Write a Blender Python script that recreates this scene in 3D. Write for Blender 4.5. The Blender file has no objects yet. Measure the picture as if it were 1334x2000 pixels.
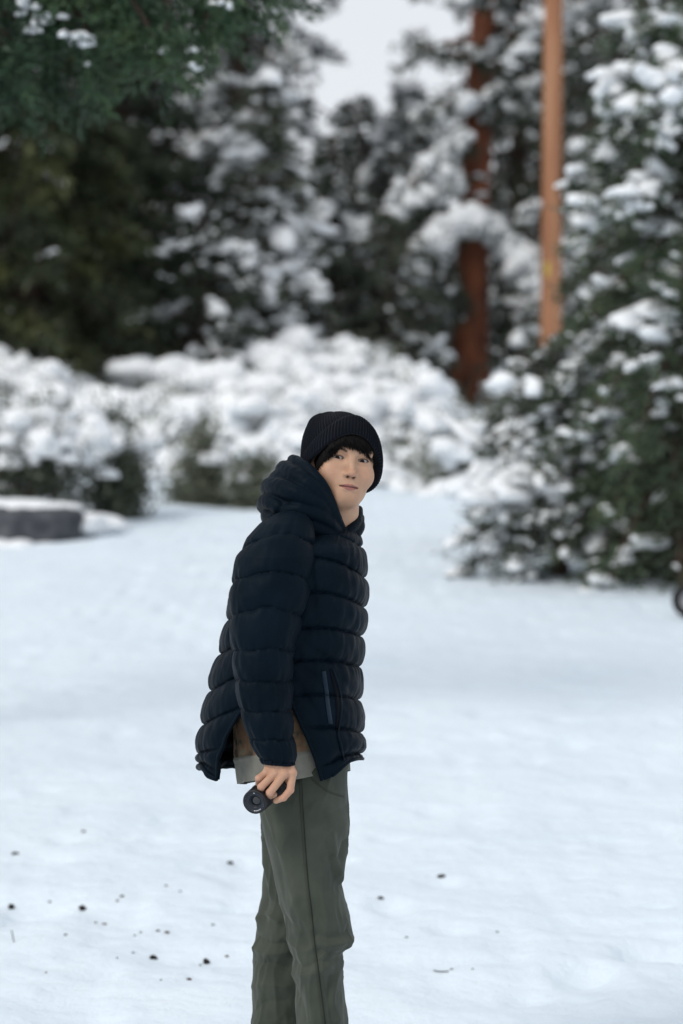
import bpy, math, random
import numpy as np
from mathutils import Vector
from mathutils.bvhtree import BVHTree

random.seed(11)
rng = np.random.default_rng(11)
SC = bpy.context.scene
COL = SC.collection
rad = math.radians

# ------------------------------------------------------------------ camera
CAM_H = 1.70
FPX = 85.0 / 36.0 * 2000.0            # focal length in photograph pixels
PITCH = math.atan(125.0 / FPX)        # horizon sits 125 px above the picture's middle
cam_d = bpy.data.cameras.new('view_camera')
cam_d.lens = 85.0; cam_d.sensor_width = 36.0; cam_d.sensor_fit = 'AUTO'
cam_d.clip_start = 0.1; cam_d.clip_end = 3000.0
cam_d.dof.use_dof = True; cam_d.dof.focus_distance = 5.78; cam_d.dof.aperture_fstop = 2.6
cam = bpy.data.objects.new('view_camera', cam_d); COL.objects.link(cam)
cam.location = (0, 0, CAM_H); cam.rotation_euler = (math.pi / 2 - PITCH, 0, 0)
SC.camera = cam

# ------------------------------------------------------------------ light
SUN_EL, SUN_AZ = rad(42), rad(-132)   # azimuth from +Y, clockwise; behind the camera, from the left
world = bpy.data.worlds.new('World'); SC.world = world; world.use_nodes = True
wn = world.node_tree; wn.nodes.clear()
w_out = wn.nodes.new('ShaderNodeOutputWorld'); w_bg = wn.nodes.new('ShaderNodeBackground')
w_sky = wn.nodes.new('ShaderNodeTexSky'); w_sky.sky_type = 'NISHITA'; w_sky.sun_disc = False
w_sky.sun_elevation = SUN_EL; w_sky.sun_rotation = SUN_AZ; w_sky.dust_density = 3.0; w_sky.air_density = 1.0
w_mix = wn.nodes.new('ShaderNodeMix'); w_mix.data_type = 'RGBA'; w_mix.inputs[0].default_value = 0.86
w_noise = wn.nodes.new('ShaderNodeTexNoise'); w_noise.inputs['Scale'].default_value = 2.2; w_noise.inputs['Detail'].default_value = 4
w_ramp = wn.nodes.new('ShaderNodeValToRGB')      # thin even cloud
w_ramp.color_ramp.elements[0].position = 0.3; w_ramp.color_ramp.elements[0].color = (10.4, 10.8, 11.4, 1)
w_ramp.color_ramp.elements[1].position = 0.75; w_ramp.color_ramp.elements[1].color = (11.6, 11.9, 12.3, 1)
w_tc = wn.nodes.new('ShaderNodeTexCoord')
wn.links.new(w_tc.outputs['Generated'], w_noise.inputs['Vector'])
wn.links.new(w_noise.outputs['Fac'], w_ramp.inputs['Fac'])
wn.links.new(w_sky.outputs['Color'], w_mix.inputs[6]); wn.links.new(w_ramp.outputs['Color'], w_mix.inputs[7])
wn.links.new(w_mix.outputs[2], w_bg.inputs['Color']); w_bg.inputs['Strength'].default_value = 0.10
wn.links.new(w_bg.outputs['Background'], w_out.inputs['Surface'])
sun_d = bpy.data.lights.new('sun', 'SUN'); sun_d.energy = 1.7; sun_d.angle = rad(18); sun_d.color = (1.0, 0.95, 0.88)
sun = bpy.data.objects.new('sun', sun_d); COL.objects.link(sun)
_sd = Vector((math.sin(SUN_AZ) * math.cos(SUN_EL), math.cos(SUN_AZ) * math.cos(SUN_EL), math.sin(SUN_EL)))
sun.rotation_euler = _sd.to_track_quat('Z', 'Y').to_euler()
SC.view_settings.view_transform = 'Standard'; SC.view_settings.look = 'None'
SC.view_settings.gamma = 1.0; SC.view_settings.use_curve_mapping = False
SC.view_settings.exposure = -0.24
SC.render.engine = 'CYCLES'
SC.cycles.use_denoising = True
SC.cycles.max_bounces = 6; SC.cycles.diffuse_bounces = 4; SC.cycles.glossy_bounces = 2
SC.cycles.transmission_bounces = 2; SC.cycles.transparent_max_bounces = 4
SC.cycles.use_adaptive_sampling = True; SC.cycles.adaptive_threshold = 0.015

# ------------------------------------------------------------------ helpers
_fw = np.array([0, math.cos(PITCH), -math.sin(PITCH)]); _up = np.array([0, math.sin(PITCH), math.cos(PITCH)])
CAMP = np.array([0, 0, CAM_H])
def ray(px, py):
    return np.array([(px - 667.0) / FPX, 0, 0]) + _up * ((1000.0 - py) / FPX) + _fw
def P(px, py, Y):
    """photograph pixel -> point at depth Y along the view"""
    d = ray(px, py); return CAMP + d * (Y / d[1])
YB = 5.9                                # the person stands 5.9 m from the camera
def B(px, py, dy=0.0): return P(px, py, YB + dy)

_tab = np.random.default_rng(5).random(65536).astype(np.float32)
def vnoise(p, scale=1.0, seed=0):
    """smooth value noise in [-1,1] on an (n,3) or (n,2) array"""
    p = np.asarray(p, dtype=np.float64) * scale
    if p.shape[-1] == 2: p = np.concatenate([p, np.zeros(p.shape[:-1] + (1,))], -1)
    i = np.floor(p).astype(np.int64); f = p - i; f = f * f * (3 - 2 * f)
    out = 0
    for dx in (0, 1):
        wx = f[..., 0] if dx else 1 - f[..., 0]
        for dy in (0, 1):
            wy = f[..., 1] if dy else 1 - f[..., 1]
            for dz in (0, 1):
                wz = f[..., 2] if dz else 1 - f[..., 2]
                h = ((i[..., 0] + dx) * 73856093) ^ ((i[..., 1] + dy) * 19349663) ^ ((i[..., 2] + dz) * 83492791) ^ (seed * 2654435)
                out = out + _tab[h & 65535] * wx * wy * wz
    return out * 2 - 1
def fbm(p, scale=1.0, seed=0, oct=3):
    s = 0; a = 1; t = 0
    for k in range(oct):
        s = s + a * vnoise(p, scale * 2 ** k, seed + k * 17); t += a; a *= 0.5
    return s / t

def mesh_from(name, V, F, mat=None, smooth=True):
    """V (n,3) array, F list of equal-length face arrays or (m,k) array(s)"""
    me = bpy.data.meshes.new(name)
    V = np.asarray(V, dtype=np.float32)
    groups = F if isinstance(F, list) else [F]
    groups = [np.asarray(g, dtype=np.int32) for g in groups if len(g)]
    nl = sum(g.size for g in groups); nf = sum(len(g) for g in groups)
    me.vertices.add(len(V)); me.vertices.foreach_set('co', V.ravel())
    me.loops.add(nl); me.polygons.add(nf)
    loops = np.concatenate([g.ravel() for g in groups]); me.loops.foreach_set('vertex_index', loops)
    tot = np.concatenate([np.full(len(g), g.shape[1], dtype=np.int32) for g in groups])
    start = np.concatenate([[0], np.cumsum(tot)[:-1]]).astype(np.int32)
    me.polygons.foreach_set('loop_start', start)
    try: me.polygons.foreach_set('loop_total', tot)
    except Exception: pass
    me.update(calc_edges=True); me.validate()
    me.polygons.foreach_set('use_smooth', np.full(len(me.polygons), smooth, dtype=bool))
    if mat: me.materials.append(mat)
    return me
def obj(name, me, parent=None, loc=None):
    o = bpy.data.objects.new(name, me); COL.objects.link(o)
    if parent is not None: o.parent = parent
    if loc is not None: o.location = loc
    return o
def tag(o, label=None, cat=None, group=None, kind=None):
    if label: o['label'] = label
    if cat: o['category'] = cat
    if group: o['group'] = group
    if kind: o['kind'] = kind
    return o
def empty(name, loc=(0, 0, 0)):
    o = bpy.data.objects.new(name, None); COL.objects.link(o); o.location = loc
    o.empty_display_size = 0.1
    return o
class MB:
    """collects vertices and faces of one part"""
    def __init__(s): s.V = []; s.T = []; s.Q = []; s.n = 0
    def add(s, V, F):
        V = np.asarray(V, dtype=np.float64); F = np.asarray(F)
        (s.T if F.shape[1] == 3 else s.Q).append(F + s.n); s.V.append(V); s.n += len(V)
    def mesh(s, name, mat, smooth=True):
        g = []
        if s.T: g.append(np.concatenate(s.T))
        if s.Q: g.append(np.concatenate(s.Q))
        return mesh_from(name, np.concatenate(s.V), g, mat, smooth)
def grid_faces(nu, nv, closed_v=False, off=0):
    """faces of a (nu, nv) vertex grid"""
    a = np.arange(nu - 1)[:, None]; m = nv if closed_v else nv - 1
    b = np.arange(m)[None, :]; b2 = (b + 1) % nv
    F = np.stack([a * nv + b, a * nv + b2, (a + 1) * nv + b2, (a + 1) * nv + b], -1).reshape(-1, 4)
    return F + off
def catmull(pts, n):
    pts = np.asarray(pts, dtype=float); m = len(pts)
    t = np.linspace(0, m - 1, n); i = np.clip(t.astype(int), 0, m - 2); f = (t - i)[:, None]
    p0 = pts[np.maximum(i - 1, 0)]; p1 = pts[i]; p2 = pts[i + 1]; p3 = pts[np.minimum(i + 2, m - 1)]
    return 0.5 * (2 * p1 + (p2 - p0) * f + (2 * p0 - 5 * p1 + 4 * p2 - p3) * f ** 2 + (3 * p1 - p0 - 3 * p2 + p3) * f ** 3)
def tube(pts, radii, sides=8, cap=True):
    pts = np.asarray(pts, float); n = len(pts); radii = np.broadcast_to(np.asarray(radii, float), (n,))
    tg = np.gradient(pts, axis=0); tg /= np.linalg.norm(tg, axis=1, keepdims=True) + 1e-12
    ref = np.array([0.0, 0, 1]) if abs(tg[0][2]) < 0.9 else np.array([1.0, 0, 0])
    u = np.cross(tg, ref); u /= np.linalg.norm(u, axis=1, keepdims=True) + 1e-12; v = np.cross(tg, u)
    a = np.arange(sides) / sides * 2 * math.pi
    V = pts[:, None] + radii[:, None, None] * (np.cos(a)[None, :, None] * u[:, None] + np.sin(a)[None, :, None] * v[:, None])
    V = V.reshape(-1, 3); F = grid_faces(n, sides, True)
    if cap:
        V = np.concatenate([V, pts[:1], pts[-1:]]); c0 = n * sides; k = np.arange(sides); k2 = (k + 1) % sides
        F = np.concatenate([F, np.stack([k2, k, np.full(sides, c0), np.full(sides, c0)], -1),
                            np.stack([(n - 1) * sides + k, (n - 1) * sides + k2, np.full(sides, c0 + 1), np.full(sides, c0 + 1)], -1)])
        Q = F[F[:, 2] != F[:, 3]]; T = F[F[:, 2] == F[:, 3]][:, :3]
        return V, [Q, T]
    return V, [F]
def add_tube(mb, pts, radii, sides=8):
    V, Fs = tube(pts, radii, sides); n0 = mb.n
    mb.V.append(V); mb.n += len(V)
    mb.Q.append(Fs[0] + n0)
    if len(Fs) > 1: mb.T.append(Fs[1] + n0)
def ico(sub=1):
    t = (1 + 5 ** 0.5) / 2
    V = np.array([(-1, t, 0), (1, t, 0), (-1, -t, 0), (1, -t, 0), (0, -1, t), (0, 1, t), (0, -1, -t), (0, 1, -t), (t, 0, -1), (t, 0, 1), (-t, 0, -1), (-t, 0, 1)], float)
    V /= np.linalg.norm(V[0]); V = list(map(tuple, V))
    F = [(0, 11, 5), (0, 5, 1), (0, 1, 7), (0, 7, 10), (0, 10, 11), (1, 5, 9), (5, 11, 4), (11, 10, 2), (10, 7, 6), (7, 1, 8), (3, 9, 4), (3, 4, 2), (3, 2, 6), (3, 6, 8), (3, 8, 9), (4, 9, 5), (2, 4, 11), (6, 2, 10), (8, 6, 7), (9, 8, 1)]
    for _ in range(sub):
        cache = {}; F2 = []
        def mid(a, b):
            k = (min(a, b), max(a, b))
            if k not in cache:
                p = np.array(V[a]) + np.array(V[b]); p /= np.linalg.norm(p); V.append(tuple(p)); cache[k] = len(V) - 1
            return cache[k]
        for a, b, c in F:
            ab, bc, ca = mid(a, b), mid(b, c), mid(c, a)
            F2 += [(a, ab, ca), (b, bc, ab), (c, ca, bc), (ab, bc, ca)]
        F = F2
    return np.array(V), np.array(F)
ICO1 = ico(1); ICO2 = ico(2); ICO3 = ico(3)

# ------------------------------------------------------------------ materials
def mat_new(name):
    m = bpy.data.materials.new(name); m.use_nodes = True
    nt = m.node_tree; b = nt.nodes['Principled BSDF']
    return m, nt, b
def noise_node(nt, scale, detail=4, coord='Object', vscale=None, rough=0.55):
    tc = nt.nodes.new('ShaderNodeTexCoord'); n = nt.nodes.new('ShaderNodeTexNoise')
    n.inputs['Scale'].default_value = scale; n.inputs['Detail'].default_value = detail; n.inputs['Roughness'].default_value = rough
    if vscale:
        mp = nt.nodes.new('ShaderNodeMapping'); mp.inputs['Scale'].default_value = vscale
        nt.links.new(tc.outputs[coord], mp.inputs['Vector']); nt.links.new(mp.outputs['Vector'], n.inputs['Vector'])
    else: nt.links.new(tc.outputs[coord], n.inputs['Vector'])
    return n
def ramp_node(nt, fac, stops):
    r = nt.nodes.new('ShaderNodeValToRGB'); el = r.color_ramp.elements
    while len(el) < len(stops): el.new(0.5)
    for e, (p, c) in zip(el, stops): e.position = p; e.color = (*c, 1)
    nt.links.new(fac, r.inputs['Fac']); return r
def bump_node(nt, b, height, strength, dist, prev=None):
    bp = nt.nodes.new('ShaderNodeBump'); bp.inputs['Strength'].default_value = strength; bp.inputs['Distance'].default_value = dist
    nt.links.new(height, bp.inputs['Height'])
    if prev: nt.links.new(prev.outputs['Normal'], bp.inputs['Normal'])
    nt.links.new(bp.outputs['Normal'], b.inputs['Normal']); return bp
def mat_noise(name, stops, scale=8, rough=0.8, bump=0.0, bscale=None, bdist=0.01, detail=5, vscale=None, spec=0.3, coord='Object'):
    m, nt, b = mat_new(name)
    n = noise_node(nt, scale, detail, coord, vscale); r = ramp_node(nt, n.outputs['Fac'], stops)
    nt.links.new(r.outputs['Color'], b.inputs['Base Color']); b.inputs['Roughness'].default_value = rough
    b.inputs['Specular IOR Level'].default_value = spec
    if bump:
        n2 = noise_node(nt, bscale or scale * 4, 5, coord, vscale); bump_node(nt, b, n2.outputs['Fac'], bump, bdist)
    return m
M = {}
# snow: one white, faintly blue, slightly translucent
m, nt, b = mat_new('snow')
n1 = noise_node(nt, 1.3, 5); r = ramp_node(nt, n1.outputs['Fac'], [(0.3, (0.655, 0.745, 0.825)), (0.7, (0.715, 0.795, 0.86))])
nt.links.new(r.outputs['Color'], b.inputs['Base Color']); b.inputs['Roughness'].default_value = 0.65
b.inputs['Specular IOR Level'].default_value = 0.15
n2 = noise_node(nt, 9, 6); b1 = bump_node(nt, b, n2.outputs['Fac'], 0.5, 0.05)
n3 = noise_node(nt, 160, 3); b2 = bump_node(nt, b, n3.outputs['Fac'], 0.35, 0.004, b1)
M['snow'] = m
M['snow_clump'] = mat_noise('snow_clump', [(0.3, (0.78, 0.815, 0.85)), (0.7, (0.86, 0.87, 0.88))], 6, 0.7, 0.3, 20, 0.02)
M['needle_dark'] = mat_noise('needle_dark', [(0.3, (0.016, 0.024, 0.018)), (0.55, (0.032, 0.046, 0.028)), (0.8, (0.065, 0.08, 0.04))], 1.6, 0.6)
M['needle_green'] = mat_noise('needle_green', [(0.3, (0.032, 0.048, 0.030)), (0.55, (0.062, 0.090, 0.050)), (0.8, (0.13, 0.155, 0.08))], 2.5, 0.55)
M['needle_olive'] = mat_noise('needle_olive', [(0.35, (0.020, 0.028, 0.018)), (0.52, (0.042, 0.054, 0.024)), (0.74, (0.105, 0.112, 0.036))], 0.9, 0.6)
M['needle_bough'] = mat_noise('needle_bough', [(0.3, (0.016, 0.036, 0.020)), (0.55, (0.035, 0.072, 0.034)), (0.8, (0.08, 0.12, 0.05))], 2.5, 0.5)
M['needle_grey'] = mat_noise('needle_grey', [(0.3, (0.035, 0.045, 0.034)), (0.55, (0.075, 0.088, 0.062)), (0.8, (0.13, 0.145, 0.10))], 2.0, 0.6)
M['shrub_leaf'] = mat_noise('shrub_leaf', [(0.3, (0.065, 0.075, 0.052)), (0.55, (0.14, 0.155, 0.11)), (0.8, (0.24, 0.25, 0.185))], 2.6, 0.6)
M['shrub_leaf_dark'] = mat_noise('shrub_leaf_dark', [(0.3, (0.032, 0.040, 0.030)), (0.55, (0.075, 0.09, 0.062)), (0.8, (0.14, 0.155, 0.11))], 2.6, 0.6)
M['bark_red'] = mat_noise('bark_red', [(0.3, (0.06, 0.024, 0.016)), (0.55, (0.22, 0.075, 0.038)), (0.8, (0.36, 0.13, 0.06))], 5, 0.85, 0.8, 9, 0.05, vscale=(1, 1, 0.3))
M['bark_dark'] = mat_noise('bark_dark', [(0.3, (0.025, 0.018, 0.015)), (0.7, (0.09, 0.06, 0.045))], 6, 0.9, 0.8, 10, 0.04, vscale=(1, 1, 0.3))
M['stem'] = mat_noise('stem', [(0.3, (0.05, 0.035, 0.03)), (0.7, (0.13, 0.085, 0.065))], 8, 0.9)
M['stone'] = mat_noise('stone', [(0.3, (0.035, 0.038, 0.045)), (0.5, (0.065, 0.07, 0.08)), (0.75, (0.12, 0.125, 0.135))], 7, 0.9, 0.6, 18, 0.03)
M['debris'] = mat_noise('debris', [(0.3, (0.008, 0.007, 0.007)), (0.7, (0.03, 0.022, 0.018))], 90, 0.9)
M['debris_red'] = mat_noise('debris_red', [(0.3, (0.03, 0.012, 0.01)), (0.7, (0.10, 0.035, 0.025))], 90, 0.9)
M['rubber'] = mat_noise('rubber', [(0.3, (0.008, 0.008, 0.009)), (0.7, (0.02, 0.02, 0.021))], 40, 0.7)
# ------------------------------------------------------------------ ground
def hbase(y):
    y = np.asarray(y, float)
    ys = np.array([-60, 5.9, 8, 28, 32, 38, 44, 60, 120, 260, 700]); zs = np.array([0, 0, 0.095, 1.09, 1.42, 2.20, 2.62, 3.6, 6.0, 8.0, 8.0])
    return np.interp(y, ys, zs)
def hgt(x, y):
    x = np.asarray(x, float); y = np.asarray(y, float)
    p = np.stack([x, y], -1)
    far = np.clip((y - 9) / 12, 0, 1)
    z = hbase(y) + vnoise(p, 0.35, 3) * 0.010 * np.clip((y - 6.5) / 4, 0, 1) + far * fbm(p, 0.9, 9, 3) * 0.03
    z = z + fbm(p, 2.2, 21, 3) * 0.018 + np.maximum(vnoise(p, 5.5, 33) - 0.35, 0) * -0.05 + vnoise(p, 14, 41) * 0.004
    tr = np.exp(-((y - 8.2) / 3.2) ** 2); z = z - tr * (np.maximum(vnoise(p, 2.6, 71) - 0.25, 0) * 0.045 + np.maximum(vnoise(p * np.array([1.0, 0.6]), 7.0, 73) - 0.3, 0) * 0.02)
    # trodden, uneven patch to the right of the person
    patch = np.exp(-((x - 1.05) / 0.55) ** 2 - ((y - 7.4) / 0.9) ** 2)
    z = z - patch * np.maximum(vnoise(p, 4.0, 55), 0) * 0.09
    patch2 = np.exp(-((x + 0.95) / 0.5) ** 2 - ((y - 8.6) / 0.8) ** 2)
    z = z - patch2 * np.maximum(vnoise(p, 4.5, 65), 0) * 0.03
    return z
def G(px, py, lift=0.0):
    """photograph pixel -> point on the snow"""
    d = ray(px, py); t = np.linspace(4, 140, 30000)
    q = CAMP + d[None] * (t / d[1])[:, None]
    h = hgt(q[:, 0], q[:, 1]); k = np.argmax(q[:, 2] < h)
    p = q[k].copy(); p[2] = h[k] + lift; return p
def axis(segs):
    out = [segs[0][0]]
    for a, b_, s in segs:
        n = max(1, int(round((b_ - a) / s))); out += list(np.linspace(a, b_, n + 1)[1:])
    return np.array(out)
gx = axis([(-500, -60, 40), (-60, -14, 2), (-14, -5, 0.25), (-5, -2.2, 0.08), (-2.2, 2.2, 0.027), (2.2, 5, 0.08), (5, 14, 0.25), (14, 60, 2), (60, 500, 40)])
gy = axis([(-60, 0, 4), (0, 5, 0.2), (5, 9.5, 0.027), (9.5, 14, 0.06), (14, 34, 0.12), (34, 60, 0.3), (60, 120, 3), (120, 700, 40)])
X, Y = np.meshgrid(gx, gy, indexing='ij')
gv = np.stack([X, Y, hgt(X.ravel(), Y.ravel()).reshape(X.shape)], -1).reshape(-1, 3)
ground = obj('ground', mesh_from('ground', gv, grid_faces(len(gx), len(gy)), M['snow'])); tag(ground, 'white snow-covered ground rising gently to the trees', 'ground', kind='structure')
# ------------------------------------------------------------------ trees and shrubs
def leaf_tris(pts, dirs, length, width, r):
    """one slim triangle (needle tuft) per point"""
    n = len(pts); L = length * r.uniform(0.6, 1.3, n)[:, None]; W = width * r.uniform(0.6, 1.3, n)[:, None]
    d = dirs / (np.linalg.norm(dirs, axis=1, keepdims=True) + 1e-9)
    s = np.cross(d, r.normal(size=(n, 3))); s /= np.linalg.norm(s, axis=1, keepdims=True) + 1e-9
    V = np.stack([pts - s * W * 0.5, pts + s * W * 0.5, pts + d * L], 1).reshape(-1, 3)
    return V, np.arange(n * 3).reshape(-1, 3)
def blobs(mb, C, R, r, ax=None, sub=1, rough=0.28, tilt=0.0):
    """lumps of snow: squashed, uneven balls; C centres (n,3), R radii (n,3), ax heading angle"""
    V0, F0 = (ICO1, ICO2, ICO3)[sub - 1]
    for i in range(len(C)):
        V = V0 * (1 + rough * 1.5 * fbm(V0 * 1.7 + r.uniform(0, 50, 3), 1.0, i % 97, 2)[:, None])
        V = V * R[i]
        a = ax[i] if ax is not None else r.uniform(0, 6.28)
        c, s = math.cos(a), math.sin(a)
        V[:, 2] = np.maximum(V[:, 2], -0.6 * R[i][2]) + V[:, 0] * (tilt * r.normal())       # drapes down along the twig
        V = np.stack([V[:, 0] * c - V[:, 1] * s, V[:, 0] * s + V[:, 1] * c, V[:, 2]], -1)
        mb.add(V + C[i], F0)

def conifer(name, label, loc, H, R, start=0.08, nb=60, nt=12, nl=12, leaf=(0.13, 0.045), droop=0.35, rise=0.25, snow=1.0, snow_size=0.16,
            mat='needle_dark', bark='bark_dark', seed=1, trunk_r=0.16, shape=0.85, group=None, asym=None, lean=(0, 0), tmin=0.0, tmax=1.0, extra=None, snow_top=1.0, twig=0.42, bias=None):
    """tapered trunk, limbs, needle sprays along drooping branches, snow lying on the sprays"""
    r = np.random.default_rng(seed)
    root = empty(name, loc); tag(root, label, 'tree', group)
    tk = MB(); hs = np.linspace(0, 1, 14); lx = lean[0] * hs ** 1.3; ly = lean[1] * hs ** 1.3
    wob = np.stack([fbm(np.stack([hs * 3, hs * 0 + seed], -1), 1, 5, 2), fbm(np.stack([hs * 3, hs * 0 + seed + 9], -1), 1, 6, 2)], -1) * trunk_r * 0.5
    axis_p = np.stack([lx + wob[:, 0] * hs, ly + wob[:, 1] * hs, hs * H - 0.25 * (hs == 0)], -1)
    add_tube(tk, axis_p, trunk_r * (1 - hs) ** 0.85 + 0.012 + 0.35 * trunk_r * np.exp(-hs * 30), 12)
    Vs, Fs, n0 = [], [], 0
    sn = MB(); lm = MB(); C, RR, AX = [], [], []
    for i in range(nb):
        t = start + (1 - start) * ((i + r.random()) / nb) ** 0.92
        if t < tmin or t > tmax: continue
        az = i * 2.39996 + r.normal() * 0.35
        L = R * ((1 - t) / (1 - start)) ** shape * r.uniform(0.72, 1.18) + 0.12
        if asym: L *= 1 + asym[1] * math.cos(az - asym[0])
        base = np.array([np.interp(t, hs, axis_p[:, 0]), np.interp(t, hs, axis_p[:, 1]), t * H])
        dr = droop * (1.3 - 0.9 * t) * r.uniform(0.7, 1.3); rs = rise * (0.5 + t) * r.uniform(0.6, 1.4)
        d = np.array([math.cos(az), math.sin(az), 0.0])
        s = np.linspace(0, 1, 9)[:, None]
        bend = r.normal() * 0.12; side = np.array([-d[1], d[0], 0])
        pts = base + d * L * s + side * L * bend * s ** 2 + np.array([0, 0, 1.0]) * L * (rs * s - dr * s ** 2 * 1.6)
        add_tube(lm, pts, np.linspace(0.018 + 0.022 * L, 0.004, 9), 5)
        # twigs
        n_t = max(4, int(nt * L / R + 3)); ts = np.sort(r.uniform(0.12, 1, n_t)); 
        tb = np.stack([np.interp(ts, s[:, 0], pts[:, k]) for k in range(3)], -1)
        sg = np.where(np.arange(n_t) % 2 == 0, 1, -1)
        tl = twig * L * (1 - 0.65 * ts) * r.uniform(0.6, 1.25, n_t) + 0.08
        td = d[None] * r.uniform(0.5, 1.0, (n_t, 1)) + side[None] * (sg * r.uniform(0.5, 1.0, n_t))[:, None] + np.array([0, 0, 1.0])[None] * r.uniform(-0.75, 0.05, (n_t, 1))
        td /= np.linalg.norm(td, axis=1, keepdims=True)
        k = r.uniform(0, 1, (n_t, nl)); droop_t = np.zeros((n_t, nl, 3)); droop_t[..., 2] = -0.25 * (k ** 2) * tl[:, None]
        q = tb[:, None] + td[:, None] * (tl[:, None] * k)[..., None] + droop_t + r.normal(size=(n_t, nl, 3)) * 0.025 * (1 + L * 0.3)
        nd = td[:, None] + r.normal(size=(n_t, nl, 3)) * 0.55 + np.array([0, 0, -0.1])
        V, F = leaf_tris(q.reshape(-1, 3), nd.reshape(-1, 3), leaf[0], leaf[1], r)
        Vs.append(V); Fs.append(F + n0); n0 += len(V)
        # snow on this limb: clustered lumps where the limb caught it, bare elsewhere
        if snow > 0:
            mid_p = base + d * L * 0.6
            patch = float(fbm((mid_p + seed * 3.7)[None], 0.55 if R > 1.2 else 1.1, 12, 2)[0])
            load = snow * max(0.0, 0.75 + 1.9 * patch) * (bias(base + d * L) if bias else 1.0)
            for _ in range(r.poisson(load * (0.5 + 1.0 * L))):
                j = r.integers(n_t); kk = r.uniform(0, 0.95)
                c = tb[j] + td[j] * tl[j] * kk + np.array([0, 0, -0.25 * kk * kk * tl[j] + 0.02])
                big = snow_size * (0.35 + 0.9 * r.random() ** 2.2); ang = math.atan2(td[j][1], td[j][0])
                for _ in range(r.integers(2, 6)):
                    sz = big * r.uniform(0.35, 1.0)
                    C.append(c + r.normal(size=3) * big * np.array([0.75, 0.75, 0.45]) + td[j] * big * r.uniform(-0.8, 0.8)); RR.append((sz * r.uniform(0.8, 1.5), sz * r.uniform(0.6, 1.0), sz * r.uniform(0.4, 0.85))); AX.append(ang + r.normal() * 0.5)
            for _ in range(r.poisson((0.35 * snow + load) * (1.2 + 2.4 * L))):             # small flecks
                j = r.integers(n_t); kk = r.uniform(0, 1)
                c = tb[j] + td[j] * tl[j] * kk + np.array([0, 0, -0.25 * kk * kk * tl[j]])
                sz = snow_size * r.uniform(0.12, 0.36); C.append(c); RR.append((sz * 1.4, sz, sz * 0.7)); AX.append(r.uniform(0, 6.28))
            if r.random() < 0.4 * min(1.0, load) * snow_top:      # a long ridge of snow along the limb
                for u in np.linspace(r.uniform(0.25, 0.5), 0.98, int(3 + 4 * L)):
                    c = np.array([np.interp(u, s[:, 0], pts[:, kx]) for kx in range(3)]) + r.normal(size=3) * 0.04 + np.array([0, 0, 0.03])
                    sz = snow_size * r.uniform(0.35, 1.2)
                    C.append(c); RR.append((sz * 1.4, sz * 0.85, sz * 0.55)); AX.append(az)
    if extra: extra(Vs, Fs, lm, C, RR, AX, r)
    if extra: n0 = sum(len(v) for v in Vs)
    obj('trunk', tk.mesh('trunk', M[bark]), root)
    if lm.n: tag(obj('limbs', lm.mesh('limbs', M[bark]), root), kind='stuff')
    if C:                                # needles poking out through the snow
        Ca, Ra = np.array(C), np.array(RR); k_ = np.repeat(np.arange(len(Ca)), 5); off_ = r.normal(size=(len(k_), 3)); off_ /= np.linalg.norm(off_, axis=1, keepdims=True)
        off_[:, 2] = off_[:, 2] * 0.8
        V, F = leaf_tris(Ca[k_] + off_ * Ra[k_] * 0.85, off_ + r.normal(size=off_.shape) * 0.6, leaf[0] * 0.9, leaf[1] * 0.9, r)
        F = F + sum(len(v) for v in Vs); Vs.append(V); Fs.append(F)
    obj('crown', mesh_from('crown', np.concatenate(Vs), np.concatenate(Fs), M[mat], False), root)
    if C:
        blobs(sn, np.array(C), np.array(RR), r, AX, tilt=0.26, rough=0.36)
        tag(obj('snow', sn.mesh('snow', M['snow_clump']), root), kind='stuff')
    return root
def copy_tree(root, loc, rz, sc, label, group=None):
    c = root.copy(); COL.objects.link(c); c.location = loc; c.rotation_euler = (0, 0, rz); c.scale = (sc, sc, sc)
    c['label'] = label
    if group: c['group'] = group
    for ch in root.children:
        d = ch.copy(); COL.objects.link(d); d.parent = c
    return c
def at(px, Yd, sink=0.05):
    """stand something on the snow at depth Yd under a photograph column"""
    x = P(px, 900, Yd)[0]; return (x, Yd, float(hgt(x, Yd)) - sink)

# --- the forest edge behind the shrubs
FG = 'snowy conifers along the forest edge'
# dark olive tree, almost free of snow (left edge)
t_olive = conifer('fir_tree', 'dark olive fir almost free of snow behind the shrubs', at(60, 35.5), 9.5, 2.1, 0.03, 150, 17, 18, (0.19, 0.07), 0.3, 0.15, 0.10, 0.11, 'needle_olive', seed=3, shape=0.6, trunk_r=0.2)
t_olive2 = conifer('fir_tree', 'second dark fir beside the olive fir, a few snow flecks on it', at(235, 40), 9.0, 1.9, 0.03, 120, 16, 16, (0.19, 0.07), 0.3, 0.15, 0.3, 0.10, 'needle_dark', seed=4, shape=0.6, trunk_r=0.2)
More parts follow.
